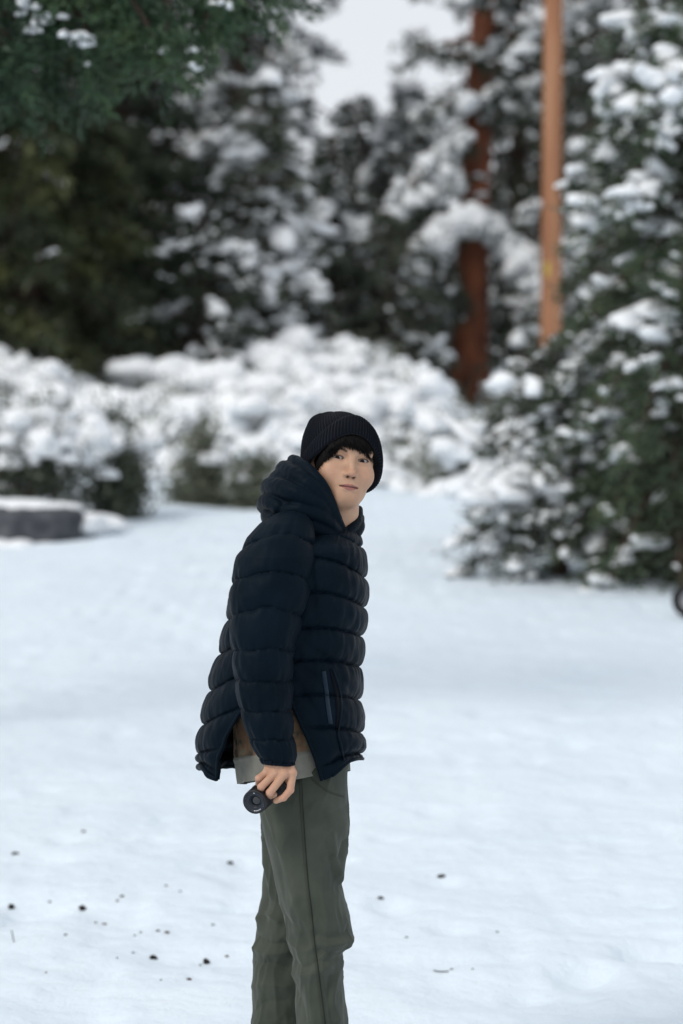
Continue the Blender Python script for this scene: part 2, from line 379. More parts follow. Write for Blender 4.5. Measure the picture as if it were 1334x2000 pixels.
# big snow-flecked fir left of the sky gap
t_mid = conifer('fir_tree', 'tall fir loaded with snow, bare dark trunk top beside the sky gap', at(470, 44), 14.5, 2.15, 0.06, 150, 14, 11, (0.15, 0.05), 0.42, 0.12, 1.6, 0.17, 'needle_dark', seed=6, shape=0.62, trunk_r=0.24)
t_mid2 = conifer('fir_tree', 'lower snow-laden fir standing before the tall fir', at(520, 38.5), 5.4, 1.55, 0.05, 80, 14, 13, (0.14, 0.05), 0.4, 0.2, 1.5, 0.20, 'needle_grey', seed=7, shape=0.7, trunk_r=0.12)
t_mid3 = conifer('fir_tree', 'short greyish fir with thick snow pads in the middle of the trees', at(650, 41), 4.6, 1.4, 0.05, 70, 13, 12, (0.14, 0.05), 0.4, 0.2, 1.4, 0.18, 'needle_dark', seed=8, shape=0.7, trunk_r=0.12)
t_left = conifer('fir_tree', 'bluish shaded fir between the olive fir and the tall fir', at(330, 47), 12, 2.0, 0.05, 110, 13, 10, (0.16, 0.055), 0.4, 0.12, 1.2, 0.15, 'needle_dark', seed=9, shape=0.62, trunk_r=0.2)
t_low = conifer('fir_tree', 'low dark fir with snow-tipped twigs behind the left shrubs', at(390, 36.5), 3.3, 1.4, 0.03, 60, 14, 14, (0.13, 0.045), 0.35, 0.2, 0.55, 0.15, 'needle_dark', seed=10, shape=0.55, trunk_r=0.09)

# --- the red-trunked pine with the bowed branch
pb = at(915, 42.0); p_top = P(968, 0, 42.0)
def bowed(Vs, Fs, lm, C, RR, AX, r):
    """the arching, snow-plastered branch that hangs down over the trunk, and smaller ones"""
    n0 = sum(len(v) for v in Vs)
    arches = [([(868, 470), (875, 448), (905, 436), (955, 450), (1005, 490), (1030, 540), (1050, 600)], 41.3, 0.17, 62),
              ([(880, 455), (850, 470), (820, 490), (800, 530), (790, 570)], 41.2, 0.17, 28),
              ([(866, 500), (868, 530), (880, 560), (895, 590), (903, 612)], 41.1, 0.07, 12),
              ([(900, 345), (850, 372), (760, 430), (690, 475)], 41.2, 0.15, 22),
              ([(915, 275), (880, 292), (830, 330), (770, 395)], 41.4, 0.13, 18),
              ([(960, 180), (1010, 172), (1062, 180)], 41.6, 0.10, 12),
              ([(960, 225), (1010, 215), (1062, 228)], 41.6, 0.10, 12),
              ([(963, 100), (880, 105), (800, 80)], 41.6, 0.10, 9), ([(963, 190), (890, 200), (820, 230)], 41.5, 0.12, 14)]
    for pxs, Yd, sz, ns in arches:
        w = np.array([P(a, b_, Yd) for a, b_ in pxs]) - np.array(pb)
        pts = catmull(w, 40); add_tube(lm, pts, np.linspace(0.06, 0.012, 40), 6)
        kk = r.integers(0, 40, 520)
        q = pts[kk] + r.normal(size=(520, 3)) * np.array([0.12, 0.22, 0.09]) - np.array([0, 0, 0.06])
        V, F = leaf_tris(q, r.normal(size=(520, 3)) + np.array([0, 0, -0.8]), 0.15, 0.05, r)
        Vs.append(V); Fs.append(F + n0); n0 += len(V)
        sz *= 1.25
        for u in np.linspace(3, 39, int(ns * 1.7)):
            c = pts[int(u)] + r.normal(size=3) * np.array([0.08, 0.14, 0.07]) + np.array([0, 0, 0.0])
            C.append(c); s_ = sz * r.uniform(0.75, 1.25); s_ *= r.uniform(0.5, 1.0); RR.append((s_ * 1.2, s_ * 1.1, s_ * 0.95)); AX.append(r.uniform(0, 6))
    for py in (345, 381, 414):                     # snow caught on bark ledges
        c = P(940, py, 41.75) - np.array(pb); C.append(c); RR.append((0.13, 0.08, 0.05)); AX.append(0.0)
pine = conifer('pine_tree', 'red-barked pine with a bowed snow-plastered branch arching over its trunk', pb, 16.0, 1.3, 0.32, 54, 12, 10, (0.16, 0.05), 0.3, 0.18, 0.75, 0.18,
               'needle_dark', 'bark_red', seed=21, trunk_r=0.31, lean=(0.75, 0.2), shape=0.55, extra=bowed)
# trees to the right of and behind the pine
t_r1 = conifer('fir_tree', 'dark fir behind the red-barked pine, small snow specks on it', at(1010, 47), 14, 1.7, 0.04, 110, 13, 11, (0.16, 0.055), 0.4, 0.1, 0.5, 0.14, 'needle_dark', seed=23, shape=0.5, trunk_r=0.2, tmax=0.62)
t_r2 = conifer('fir_tree', 'tall dark fir behind the wooden pole with snow on its tips', at(1260, 40), 15, 2.6, 0.05, 130, 14, 12, (0.15, 0.05), 0.4, 0.12, 0.8, 0.17, 'needle_dark', seed=24, shape=0.5, trunk_r=0.22)
t_r3 = conifer('fir_tree', 'thin snowy fir left of the red-barked pine', at(800, 46), 5.9, 1.7, 0.05, 95, 14, 12, (0.15, 0.05), 0.4, 0.12, 1.5, 0.19, 'needle_grey', seed=25, shape=0.75, trunk_r=0.12)
t_r4 = conifer('fir_tree', 'spreading snow-flecked fir filling the space under the sky gap', at(705, 49), 5.9, 1.9, 0.05, 100, 14, 12, (0.15, 0.05), 0.4, 0.12, 1.3, 0.17, 'needle_dark', seed=28, shape=0.55, trunk_r=0.12)
t_c = conifer('fir_tree', 'low fir under the bowed pine branch, sparsely snowed', at(760, 39.5), 3.3, 1.25, 0.03, 55, 13, 12, (0.13, 0.045), 0.35, 0.2, 0.75, 0.16, 'needle_grey', seed=26, shape=0.6, trunk_r=0.09)
# darker woods further back
BG = 'dim firs deep in the woods'
back = [(-300, 58, 1.0, t_olive2), (-120, 66, 1.1, t_left), (60, 60, 1.15, t_left), (210, 68, 1.25, t_olive2), (340, 62, 1.1, t_left), (450, 70, 1.0, t_left), (540, 74, 0.80, t_olive2), (690, 60, 0.45, t_left),
        (780, 66, 0.58, t_olive2), (850, 58, 0.5, t_olive2), (970, 64, 0.6, t_r1), (1060, 57, 0.95, t_r1), (1150, 66, 1.1, t_left), (1250, 60, 1.1, t_r1), (1380, 56, 1.1, t_left), (1500, 62, 1.0, t_olive2), (1640, 60, 1.1, t_r1)]
for i, (px, Yd, sc, src) in enumerate(back):
    copy_tree(src, at(px, Yd), i * 1.7 + 0.4, sc, 'shaded fir deep in the woods behind the front row of trees', BG)

for i, (px, Yd, sc, src) in enumerate([(-170, 41, 1.0, t_left), (-330, 45, 1.1, t_mid), (-420, 39, 0.9, t_olive2), (-560, 43, 1.0, t_left), (-680, 50, 1.1, t_olive2), (-850, 46, 1.0, t_mid), (-1020, 48, 1.1, t_left), (-1200, 52, 1.1, t_olive2),
                                       (1450, 43, 1.0, t_mid), (1580, 47, 1.0, t_left), (1720, 44, 1.0, t_r1), (1900, 46, 1.1, t_mid), (2080, 50, 1.1, t_left)]):
    copy_tree(src, at(px, Yd), i * 2.1 + 1.0, sc, 'snowy fir where the forest edge runs on past the olive fir or the big conifer', 'firs continuing the forest edge')

# --- wooden utility pole
M['pole'] = mat_noise('pole', [(0.3, (0.16, 0.066, 0.036)), (0.5, (0.33, 0.15, 0.078)), (0.8, (0.46, 0.27, 0.16))], 3, 0.8, 0.4, 12, 0.02, vscale=(3, 3, 0.12))
M['tag_yellow'] = mat_noise('tag_yellow', [(0.3, (0.50, 0.40, 0.06)), (0.7, (0.62, 0.50, 0.09))], 20, 0.5)
YP = 36.0
pl0 = at(1074, YP, 0.3); pl_top = P(1082, -140, YP)
pole = empty('utility_pole', pl0); tag(pole, 'bare orange-brown wooden pole rising behind the big snowy conifer', 'pole')
hp = np.linspace(0, 1, 24); mb = MB()
pp = np.stack([(pl_top[0] - pl0[0]) * hp, 0 * hp, (pl_top[2] - pl0[2]) * hp], -1)
add_tube(mb, pp, 0.162 - 0.024 * hp, 20); obj('shaft', mb.mesh('shaft', M['pole']), pole)
def slab(w, d, h, bev=0.15):
    V = np.array([(x, y, z) for x in (-w, w) for y in (-d, d) for z in (-h, h)]) * 0.5
    F = np.array([(0, 1, 3, 2), (4, 6, 7, 5), (0, 4, 5, 1), (2, 3, 7, 6), (0, 2, 6, 4), (1, 5, 7, 3)]); return V, F
V, F = slab(0.07, 0.012, 0.20); mb = MB(); mb.add(V, F)
tg = obj('number_tag', mb.mesh('number_tag', M['tag_yellow'], False), pole); c_ = P(1063, 527, YP); tg.location = (c_[0] - pl0[0] + 0.04, -0.148, c_[2] - pl0[2]); tg.rotation_euler = (0, 0, 0.4)

# --- the big snowy conifer on the right, nearer
def at_g(px, py, sink=0.05):
    p = G(px, py); return (p[0], p[1], p[2] - sink)
c1 = (P(1335, 900, 18.9)[0], 18.9, float(hgt(P(1335, 900, 18.9)[0], 18.9)) - 0.05)
t_big = conifer('conifer_tree', 'bushy green conifer with snow clumps, its skirt reaching the snow, nearest of the trees', c1, 4.4, 0.98, 0.03, 150, 15, 20, (0.075, 0.026), 0.55, 0.35, 1.15, 0.115, 'needle_green', 'bark_dark', seed=31, shape=0.30, trunk_r=0.11, twig=0.36, bias=lambda q: float(np.clip(0.20 - 0.65 * q[0] + 0.55 * (q[2] - 1.4), 0.12, 2.2)))
c2 = at(1095, 19.6)
t_b2 = conifer('conifer_tree', 'smaller grey-green conifer with thick snow clumps leaning against the bushy one', c2, 1.88, 0.74, 0.17, 90, 12, 16, (0.07, 0.024), 0.42, 0.45, 2.0, 0.125, 'needle_grey', 'bark_dark', seed=32, shape=0.55, trunk_r=0.06, twig=0.36)
c3 = at(1015, 22.5)
t_b3 = conifer('conifer_tree', 'low snow-plastered sapling at the foot of the wooden pole', c3, 1.4, 0.36, 0.03, 60, 12, 16, (0.07, 0.024), 0.5, 0.5, 1.7, 0.13, 'needle_grey', 'bark_dark', seed=33, shape=0.6, trunk_r=0.05, twig=0.36)
c4 = at(1445, 21.5)
t_b4 = conifer('conifer_tree', 'taller conifer with big snow pads directly behind the bushy one', c4, 5.6, 1.6, 0.05, 140, 14, 16, (0.08, 0.028), 0.5, 0.3, 1.0, 0.14, 'needle_green', 'bark_dark', seed=34, shape=0.45, trunk_r=0.11, twig=0.36)
# a round cap of snow on a limb of the taller conifer, and others
mb = MB(); r_ = np.random.default_rng(77)
caps = [(1300, 238, 20.2, 0.13), (1290, 280, 20.2, 0.10), (1322, 395, 19.9, 0.12), (1180, 180, 20.8, 0.09), (1225, 150, 20.8, 0.10), (1260, 140, 20.8, 0.08), (1215, 310, 20.2, 0.07), (1250, 345, 20.2, 0.07)]
Cc, Rr = [], []
for px, py, Yd, s_ in caps:
    for _ in range(4):
        Cc.append(P(px, py, Yd) - np.array(c4) + r_.normal(size=3) * s_ * 0.45); Rr.append((s_ * r_.uniform(.8, 1.1), s_ * 0.9, s_ * r_.uniform(0.5, .75)))
blobs(mb, np.array(Cc), np.array(Rr), r_, None, 2)
tag(obj('snow_cap', mb.mesh('snow_cap', M['snow_clump']), t_b4), kind='stuff')
# wheel half hidden at the conifer's foot
M['hub_grey'] = mat_noise('hub_grey', [(0.3, (0.30, 0.30, 0.31)), (0.7, (0.42, 0.42, 0.43))], 20, 0.4)
wp = G(1346, 1204); wheel = empty('cart_wheel', (wp[0], wp[1], wp[2])); tag(wheel, 'small black tyre with pale grey hub standing by the bushy conifer', 'wheel')
def ring(profile, n=40):
    """lathe around the Y axis; profile of (radius, y)"""
    a = np.arange(n) / n * 2 * math.pi; V = []
    for r0, y0 in profile: V.append(np.stack([r0 * np.cos(a), np.full(n, y0), r0 * np.sin(a)], -1))
    return np.concatenate(V), grid_faces(len(profile), n, True)
V, F = ring([(0.068, -0.03), (0.085, -0.042), (0.105, -0.04), (0.118, -0.025), (0.121, 0), (0.118, 0.025), (0.105, 0.04), (0.085, 0.042), (0.068, 0.03), (0.068, -0.03)])
mb = MB(); mb.add(V, F); o = obj('tyre', mb.mesh('tyre', M['rubber']), wheel); o.location = (0, 0, 0.112)
V, F = ring([(0.0, -0.030), (0.018, -0.030), (0.022, -0.016), (0.055, -0.012), (0.062, -0.028), (0.067, -0.028), (0.067, 0.028), (0.0, 0.028)])
mb = MB(); mb.add(V, F); o = obj('hub', mb.mesh('hub', M['hub_grey']), wheel); o.location = (0, 0, 0.112)

# --- the tree out of frame on the left whose boughs hang into the picture
c5 = (-3.35, 11.2, float(hgt(-3.35, 11.2)) - 0.05)
def boughs(Vs, Fs, lm, C, RR, AX, r):
    n0 = sum(len(v) for v in Vs)
    lines = [[(-500, -180), (-200, -60), (60, 60), (100, 175)], [(-450, -200), (-100, -80), (150, 20), (190, 150)], [(-450, -260), (0, -110), (240, -10), (330, 130)],
             [(-400, -300), (100, -140), (380, -40), (380, 60)], [(-400, -340), (150, -170), (400, -60), (470, 40)], [(-500, -150), (-250, 0), (-40, 110), (30, 190)],
             [(-450, -280), (50, -120), (300, -30), (300, 70)], [(-450, -380), (150, -200), (370, -90), (520, -20)], [(-500, -120), (-220, 0), (-10, 60), (40, 130)],
             [(-450, -220), (-60, -90), (180, -20), (250, 60)], [(-450, -240), (-60, -60), (60, 20), (150, 90)]]
    for ln in lines:
        for rep in range(2):
            Yd = 11.2 + r.uniform(-0.35, 0.4)
            w = np.array([P(a + r.normal() * 14, b_ + r.normal() * 10, Yd if k else 11.2) for k, (a, b_) in enumerate(ln)]) - np.array(c5)
            pts = catmull(w, 30); add_tube(lm, pts, np.linspace(0.03, 0.006, 30), 5)
            # side twigs hanging
            for u in np.linspace(7, 29, 24):
                p0 = pts[int(u)]; dd = np.array([r.normal() * 0.6, r.normal() * 0.8, -r.uniform(0.3, 1.0)]); dd /= np.linalg.norm(dd); L = r.uniform(0.15, 0.34)
                k = r.uniform(0, 1, 34); q = p0 + dd * (k * L)[:, None] + r.normal(size=(34, 3)) * 0.018
                V, F = leaf_tris(q, dd + r.normal(size=(34, 3)) * 0.6, 0.06, 0.016, r)
                Vs.append(V); Fs.append(F + n0); n0 += len(V)
    for px, py, s_, sy in [(150, 72, 0.045, .6), (140, 76, 0.035, .6), (165, 84, 0.035, .7), (75, 60, 0.04, .9), (72, 48, 0.03, .9), (103, 32, 0.035, 1.1), (58, 10, 0.05, 1.1), (52, 2, .04, 1.), (175, 125, 0.022, .7), (325, 100, 0.024, .7), (375, 98, 0.022, .7), (385, 132, 0.022, .7), (440, 10, .035, .8)]:
        
        for _ in range(5):
            e_ = s_ * r.uniform(0.35, 0.7); C.append(P(px, py, 10.9) - np.array(c5) + r.normal(size=3) * s_ * np.array([0.65, 0.5, 0.4 * sy])); RR.append((e_ * r.uniform(.8, 1.6), e_, e_ * r.uniform(.5, 1.1))); AX.append(r.uniform(0, 6))
t_near = conifer('fir_tree', 'near green fir whose hanging boughs enter the picture overhead, few snow bits', c5, 8.5, 1.2, 0.34, 40, 10, 14, (0.07, 0.02), 0.4, 0.1, 0.1, 0.06, 'needle_bough', 'bark_dark', seed=41, trunk_r=0.17, extra=boughs, shape=0.4)

# --- snow-buried shrubs
def shrub(loc, w, h, seed, label, mat='shrub_leaf', cover=0.7, nleaf=2600, lump=0.2, group='snow-buried shrubs before the forest'):
    r = np.random.default_rng(seed)
    root = empty('snowy_shrub', loc); tag(root, label, 'shrub', group)
    st = MB(); Vs, Fs, n0 = [], [], 0
    ng = int(22 * w * max(h, 0.6)) + 12; tips = []
    for i in range(ng):
        a = r.uniform(0, 6.28); el = r.uniform(0.05, 1.45); rr_ = r.uniform(0.75, 1.0)
        tip = np.array([math.cos(a) * math.cos(el) * w * rr_, math.sin(a) * math.cos(el) * w * 0.8 * rr_, math.sin(el) * h * rr_ + 0.04])
        tips.append(tip)
        pts = np.array([(0.1 * r.normal() * w, 0.1 * r.normal() * w, 0), tip * np.array([0.55, 0.55, 0.62]), tip])
        add_tube(st, catmull(pts, 6), np.linspace(0.014, 0.004, 6), 4)
        m = nleaf // ng; k = r.uniform(0.45, 1.08, m)
        q = tip * k[:, None] + r.normal(size=(m, 3)) * 0.13 * np.array([w, w, h]) / max(w, 0.5)
        q[:, 2] = np.maximum(q[:, 2], 0.02)
        V, F = leaf_tris(q, r.normal(size=(m, 3)) + np.array([0, 0, 0.5]), 0.075, 0.042, r)
        Vs.append(V); Fs.append(F + n0); n0 += len(V)
    obj('stems', st.mesh('stems', M['stem']), root)
    obj('foliage', mesh_from('foliage', np.concatenate(Vs), np.concatenate(Fs), M[mat], False), root)
    C, RR = [], []
    for tip in tips:
        up = tip[2] / h
        if r.random() < (cover * (0.8 + 0.4 * up) if cover > 0.6 else 2.6 * cover * up * up):
            for _ in range(r.integers(2, 6)):
                s_ = lump * (0.22 + 1.0 * r.random() ** 1.8)
                C.append(tip * r.uniform(0.8, 1.06) + r.normal(size=3) * lump * np.array([0.75, 0.75, 0.45]) + np.array([0, 0, lump * 0.15])); RR.append((s_ * r.uniform(0.8, 1.5), s_ * r.uniform(.7, 1.2), s_ * r.uniform(0.55, 1.0)))
    if cover > 0.6:                      # snow banked up round the foot
        for _ in range(int(14 * w)):
            a = r.uniform(0, 6.28); s_ = lump * r.uniform(0.7, 1.5); C.append(np.array([math.cos(a) * w * 0.95, math.sin(a) * w * 0.8, r.uniform(0, 0.16)])); RR.append((s_ * 1.5, s_ * 1.2, s_ * 0.8))
    mb = MB(); blobs(mb, np.array(C), np.array(RR), r, None, 2, 0.35)
    tag(obj('snow', mb.mesh('snow', M['snow_clump']), root), kind='stuff')
    return root
S = [  # px, depth, half-width, height, leaf, cover, lump, label
    (50, 24.4, 0.90, 1.30, 'shrub_leaf_dark', 0.42, 0.19, 'broad dark-leaved shrub under heavy snow behind the stone'),
    (222, 25.6, 0.42, 0.90, 'shrub_leaf_dark', 0.36, 0.16, 'upright dark-leaved shrub with snow in its top, beside the broad dark one'),
    (-110, 26, 1.0, 1.2, 'shrub_leaf_dark', 0.8, 0.18, 'shrub heaped with snow beyond the broad dark one'),
    (400, 27.5, 0.40, 0.72, 'shrub_leaf', 0.30, 0.10, 'pale grey-green rounded shrub with bare front in the snow'),
    (505, 27.0, 0.34, 0.52, 'shrub_leaf', 0.5, 0.09, 'small grey-green shrub just behind the person\'s hood'),
    (455, 30.5, 0.6, 0.95, 'shrub_leaf_dark', 0.9, 0.2, 'snow-heaped shrub above the pale rounded shrub'),
    (345, 31.5, 0.5, 0.9, 'shrub_leaf', 1.0, 0.17, 'greenish shrub with snow shoulders right of the dark ones'),
    (790, 30.0, 0.7, 0.62, 'shrub_leaf', 0.9, 0.16, 'low shrub under snow beside the person\'s beanie'),
    (900, 29.0, 0.6, 0.85, 'shrub_leaf', 0.9, 0.15, 'snowy shrub between the beanie and the grey-green conifer'),
    (850, 33.0, 0.65, 0.72, 'shrub_leaf', 0.85, 0.17, 'olive shrub with snow lumps before the red trunk'),
    (990, 33.5, 0.5, 0.75, 'shrub_leaf', 0.9, 0.16, 'snow-topped shrub at the foot of the red trunk'),
    (590, 30.0, 0.62, 0.95, 'shrub_leaf', 1.0, 0.21, 'shrub wholly heaped with snow above the hood'),
    (690, 31.5, 0.75, 1.0, 'shrub_leaf', 1.0, 0.21, 'snow-heaped shrub directly behind the beanie'),
]
for i, (px, Yd, w, h, mt, cv, lp, lb) in enumerate(S):
    shrub(at(px, Yd, 0.06), w, h, 100 + i, lb, mt, cv, 5200 if cv < 0.6 else 3000, lp * (1.0 if cv < 0.6 else 1.2))
k = 0
for row, (Yd, h) in enumerate([(32.5, 1.0), (34.3, 1.05), (36.2, 1.1)]):
    for px in range(-364 + 55 * (row % 2), 800, 112):
        k += 1; r_ = np.random.default_rng(500 + k)
        shrub(at(px + r_.uniform(-25, 25), Yd + r_.uniform(-0.5, 0.5), 0.1), r_.uniform(0.6, 0.85), h * r_.uniform(0.75, 1.2), 300 + k, ('shrub wholly heaped with snow in the front row of white mounds', 'shrub wholly heaped with snow in the middle row of white mounds', 'shrub wholly heaped with snow in the back row of white mounds, at the firs\' feet')[row],
              'shrub_leaf' if k % 3 else 'shrub_leaf_dark', 1.05, 2000, 0.26, ('front row of snow mounds', 'middle row of snow mounds', 'back row of snow mounds')[row])

# --- the stone block under snow at the left
sb = G(60, 1062); stone = empty('stone_block', (sb[0], sb[1], sb[2])); tag(stone, 'dark grey stone block half buried under a thick snow cap', 'stone')
n = 40; u = np.linspace(-1, 1, n)
def rough_box(w, d, h, seed, rough, pw=8, nn=48):
    V0, F0 = ico(4)
    q = np.abs(V0) ** pw; V = V0 / (q.sum(1) ** (1.0 / pw))[:, None]
    V = V * np.array([w, d, h]) * 0.5
    return V + fbm(V + seed, 3.5, seed, 3)[:, None] * rough * V0, F0
V, F = rough_box(1.5, 0.8, 0.42, 3, 0.09, 5); V[:, 2] += 0.13
mb = MB(); mb.add(V, F); o = obj('rock', mb.mesh('rock', M['stone']), stone); o.location = (-0.33, 0.42, -0.01)
mb = MB()
blobs(mb, np.array([(-0.75, 0.25, 0.36), (-0.3, 0.2, 0.33), (0.1, 0.22, 0.30), (0.45, 0.22, 0.28), (0.75, 0.35, 0.16), (-0.1, 0.7, 0.22), (0.6, 0.8, 0.12), (-0.6, 0.8, 0.25)]), np.array([(0.42, 0.42, 0.16), (0.40, 0.42, 0.12), (0.36, 0.40, 0.12), (0.34, 0.40, 0.11), (0.22, 0.5, 0.12), (0.7, 0.5, 0.16), (0.6, 0.6, 0.14), (0.7, 0.5, 0.16)]), np.random.default_rng(3), [0] * 8, 3, 0.16)
o = obj('snow_cap', mb.mesh('snow_cap', M['snow_clump']), stone); o.location = (-0.33, 0.42, -0.01)
mb = MB(); r_ = np.random.default_rng(9); Cc, Rr = [], []
for xx in np.linspace(-1.0, 0.55, 13):
    Cc.append((xx + r_.normal() * 0.04, -0.06 + r_.normal() * 0.05, -0.03)); Rr.append((r_.uniform(0.1, 0.2), 0.2, r_.uniform(0.03, 0.10)))
blobs(mb, np.array(Cc), np.array(Rr), r_, [0] * 13, 2, 0.25)
tag(obj('drift', mb.mesh('drift', M['snow_clump']), stone), kind='stuff')

# --- bits of bark, cones and twigs on the snow
deb = [  # px, py, length px, kind
    (22, 1775, 11, 'c'), (161, 1778, 12, 'c'), (238, 1752, 9, 'f'), (229, 1760, 6, 'f'), (299, 1873, 18, 'b'), (403, 1882, 12, 'c'), (391, 1886, 6, 'f'), (449, 1688, 13, 'f'), (163, 1625, 9, 'f'),
    (97, 1763, 7, 'f'), (204, 1806, 8, 'r'), (187, 1803, 6, 'f'), (308, 1819, 8, 'f'), (326, 1823, 10, 'r'), (275, 1822, 6, 'f'), (263, 1828, 6, 'f'), (369, 1914, 10, 'r'), (314, 1915, 5, 'f'), (229, 1872, 5, 'f'), (90, 1900, 5, 'f'), (443, 1870, 8, 'r'),
    (128, 1827, 7, 'f'), (30, 1669, 14, 'f'), (324, 1731, 7, 'f'), (352, 1742, 6, 'f'), (416, 1807, 7, 'f'), (743, 1757, 12, 'f'), (862, 1714, 16, 'f'), (794, 1832, 6, 'f'), (971, 1821, 6, 'f'), (882, 1894, 6, 'f'), (923, 1894, 5, 'f'), (260, 1862, 6, 'f')]
for i, (px, py, lp, kd) in enumerate(deb):
    r_ = np.random.default_rng(900 + i); p = G(px, py); sc = p[1] / FPX * lp * 1.05
    V, F = ICO2; 
    if kd == 'c': R_ = np.array([0.5, 0.5, 0.52]) * sc; rough = 0.5
    elif kd == 'b': R_ = np.array([0.55, 0.38, 0.26]) * sc; rough = 0.3
    else: R_ = np.array([0.5, 0.34, 0.24]) * sc; rough = 0.35
    V = V * (1 + rough * fbm(V * 2.2 + r_.uniform(0, 30, 3), 1.0, i, 2)[:, None]) * R_
    if kd == 'b': V[:, 2] -= 2.2 * (V[:, 0] ** 2) / sc * 0.5
    me = mesh_from('debris', V, F, M['debris_red' if kd == 'r' else 'debris'])
    nm, lb, gp, ct = {'c': ('pine_cone', 'small dark pine cone lying on the snow', 'pine cones on the snow', 'cone'), 'b': ('bark_piece', 'curved dark piece of bark on the snow, longest of the bits', None, 'bark'),
                  'f': ('bark_flake', 'tiny dark bark flake lying on the snow', 'dark flakes on the snow', 'bark'), 'r': ('bark_flake', 'tiny reddish-brown flake lying on the snow', 'reddish flakes on the snow', 'bark')}[kd]
    if kd == 'f' and px > 600: lb, gp = ('dark bark chip alone on the clean snow in front of the man', 'bark chips in front of the man') if lp > 10 else ('tiny dark speck of bark on the snow in front of the man', 'specks in front of the man')
    elif kd == 'f' and lp > 8: lb, gp = 'larger flat dark bark flake on the snow behind the man', 'larger flakes behind the man'
    elif kd == 'f': lb, gp = 'tiny dark bark flake on the littered snow behind the man', 'tiny dark flakes behind the man'
    o = obj(nm, me, None, (p[0], p[1], p[2] + R_[2] * 0.55)); o.rotation_euler = (0, 0, r_.normal() * 0.35); tag(o, lb, ct, gp)
for pts_, lb in [([(847, 1898), (858, 1900), (876, 1900)], 'thin dark twig lying flat on the snow'), ([(23, 1817), (25, 1828), (28, 1840)], 'thin upright stalk poking from the snow')]:
    w = [G(a, b_, 0.004) for a, b_ in pts_]
    if 'upright' in lb: bs = w[2]; w = [P(23, 1817, bs[1]), P(25, 1828, bs[1]), bs - np.array([0, 0, 0.01])]
    w = np.array(w); bs = w[-1].copy(); mb = MB(); add_tube(mb, catmull(w - bs, 10), 0.0018, 5)
    tag(obj('twig', mb.mesh('twig', M['debris']), None, tuple(bs)), lb, 'twig')
# ------------------------------------------------------------------ the person
# materials
m, nt, b = mat_new('skin')
at_ = nt.nodes.new('ShaderNodeAttribute'); at_.attribute_name = 'tint'
n_ = noise_node(nt, 60, 4); mx = nt.nodes.new('ShaderNodeMix'); mx.data_type = 'RGBA'; mx.blend_type = 'MULTIPLY'; mx.inputs[0].default_value = 0.35
rr = ramp_node(nt, n_.outputs['Fac'], [(0.35, (0.80, 0.70, 0.64)), (0.65, (1.0, 1.0, 1.0))])
nt.links.new(at_.outputs['Color'], mx.inputs[6]); nt.links.new(rr.outputs['Color'], mx.inputs[7]); nt.links.new(mx.outputs[2], b.inputs['Base Color'])
b.inputs['Roughness'].default_value = 0.5; b.inputs['Specular IOR Level'].default_value = 0.22
b.inputs['Subsurface Weight'].default_value = 0.08; b.inputs['Subsurface Radius'].default_value = (1.0, 0.4, 0.2); b.inputs['Subsurface Scale'].default_value = 0.006
n2 = noise_node(nt, 420, 3); bump_node(nt, b, n2.outputs['Fac'], 0.12, 0.001)
M['skin'] = m
def fabric(name, c0, c1, rough=0.75, sheen=0.2, spec=0.05, weave=900, bump=0.25, dist=0.0008, wr=0.0, wrs=40, vscale=None):
    m, nt, b = mat_new(name)
    n = noise_node(nt, 9, 5); r = ramp_node(nt, n.outputs['Fac'], [(0.3, c0), (0.7, c1)])
    nt.links.new(r.outputs['Color'], b.inputs['Base Color']); b.inputs['Roughness'].default_value = rough
    b.inputs['Specular IOR Level'].default_value = spec
    b.inputs['Sheen Weight'].default_value = sheen; b.inputs['Sheen Roughness'].default_value = 0.5
    n2 = noise_node(nt, weave, 2); bp = bump_node(nt, b, n2.outputs['Fac'], bump, dist)
    if wr:
        n3 = noise_node(nt, wrs, 4, 'Object', vscale); bump_node(nt, b, n3.outputs['Fac'], wr, 0.004, bp)
    return m
M['nylon'] = fabric('nylon', (0.0012, 0.0045, 0.0088), (0.0024, 0.0075, 0.0138), 0.5, 0.01, 0.045, 700, 0.2, 0.0008, 0.35, 55, (1, 1, 0.35))
M['lining'] = fabric('lining', (0.0012, 0.0024, 0.0045), (0.0024, 0.0042, 0.0075), 0.7, 0.05)
M['zip'] = fabric('zip', (0.006, 0.014, 0.026), (0.012, 0.024, 0.040), 0.4, 0.1)
M['knit'] = fabric('knit', (0.0040, 0.0052, 0.0085), (0.0075, 0.009, 0.0135), 0.9, 0.06, 0.03, 350, 0.6, 0.002)
M['trouser'] = fabric('trouser', (0.038, 0.045, 0.036), (0.066, 0.074, 0.058), 0.85, 0.12, 0.08, 800, 0.3, 0.0008, 0.35, 24, (1, 1, 0.5))
M['trouser_seam'] = fabric('trouser_seam', (0.030, 0.034, 0.027), (0.05, 0.055, 0.043), 0.85, 0.1, 0.08, 500, 0.5, 0.001)
M['hair'] = mat_noise('hair', [(0.3, (0.0035, 0.003, 0.0032)), (0.7, (0.008, 0.0065, 0.0065))], 60, 0.5, spec=0.10)
M['brow'] = mat_noise('brow', [(0.3, (0.012, 0.009, 0.008)), (0.7, (0.022, 0.017, 0.015))], 60, 0.6)
M['leather'] = mat_noise('leather', [(0.3, (0.012, 0.010, 0.009)), (0.7, (0.025, 0.02, 0.018))], 30, 0.5, 0.2, 90, 0.002)
m, nt, b = mat_new('shirt')       # washed cotton: plain hem band, faded brown and rust print above
tc = nt.nodes.new('ShaderNodeTexCoord'); vo = nt.nodes.new('ShaderNodeTexNoise'); vo.inputs['Scale'].default_value = 26; vo.inputs['Detail'].default_value = 3
nt.links.new(tc.outputs['Object'], vo.inputs['Vector'])
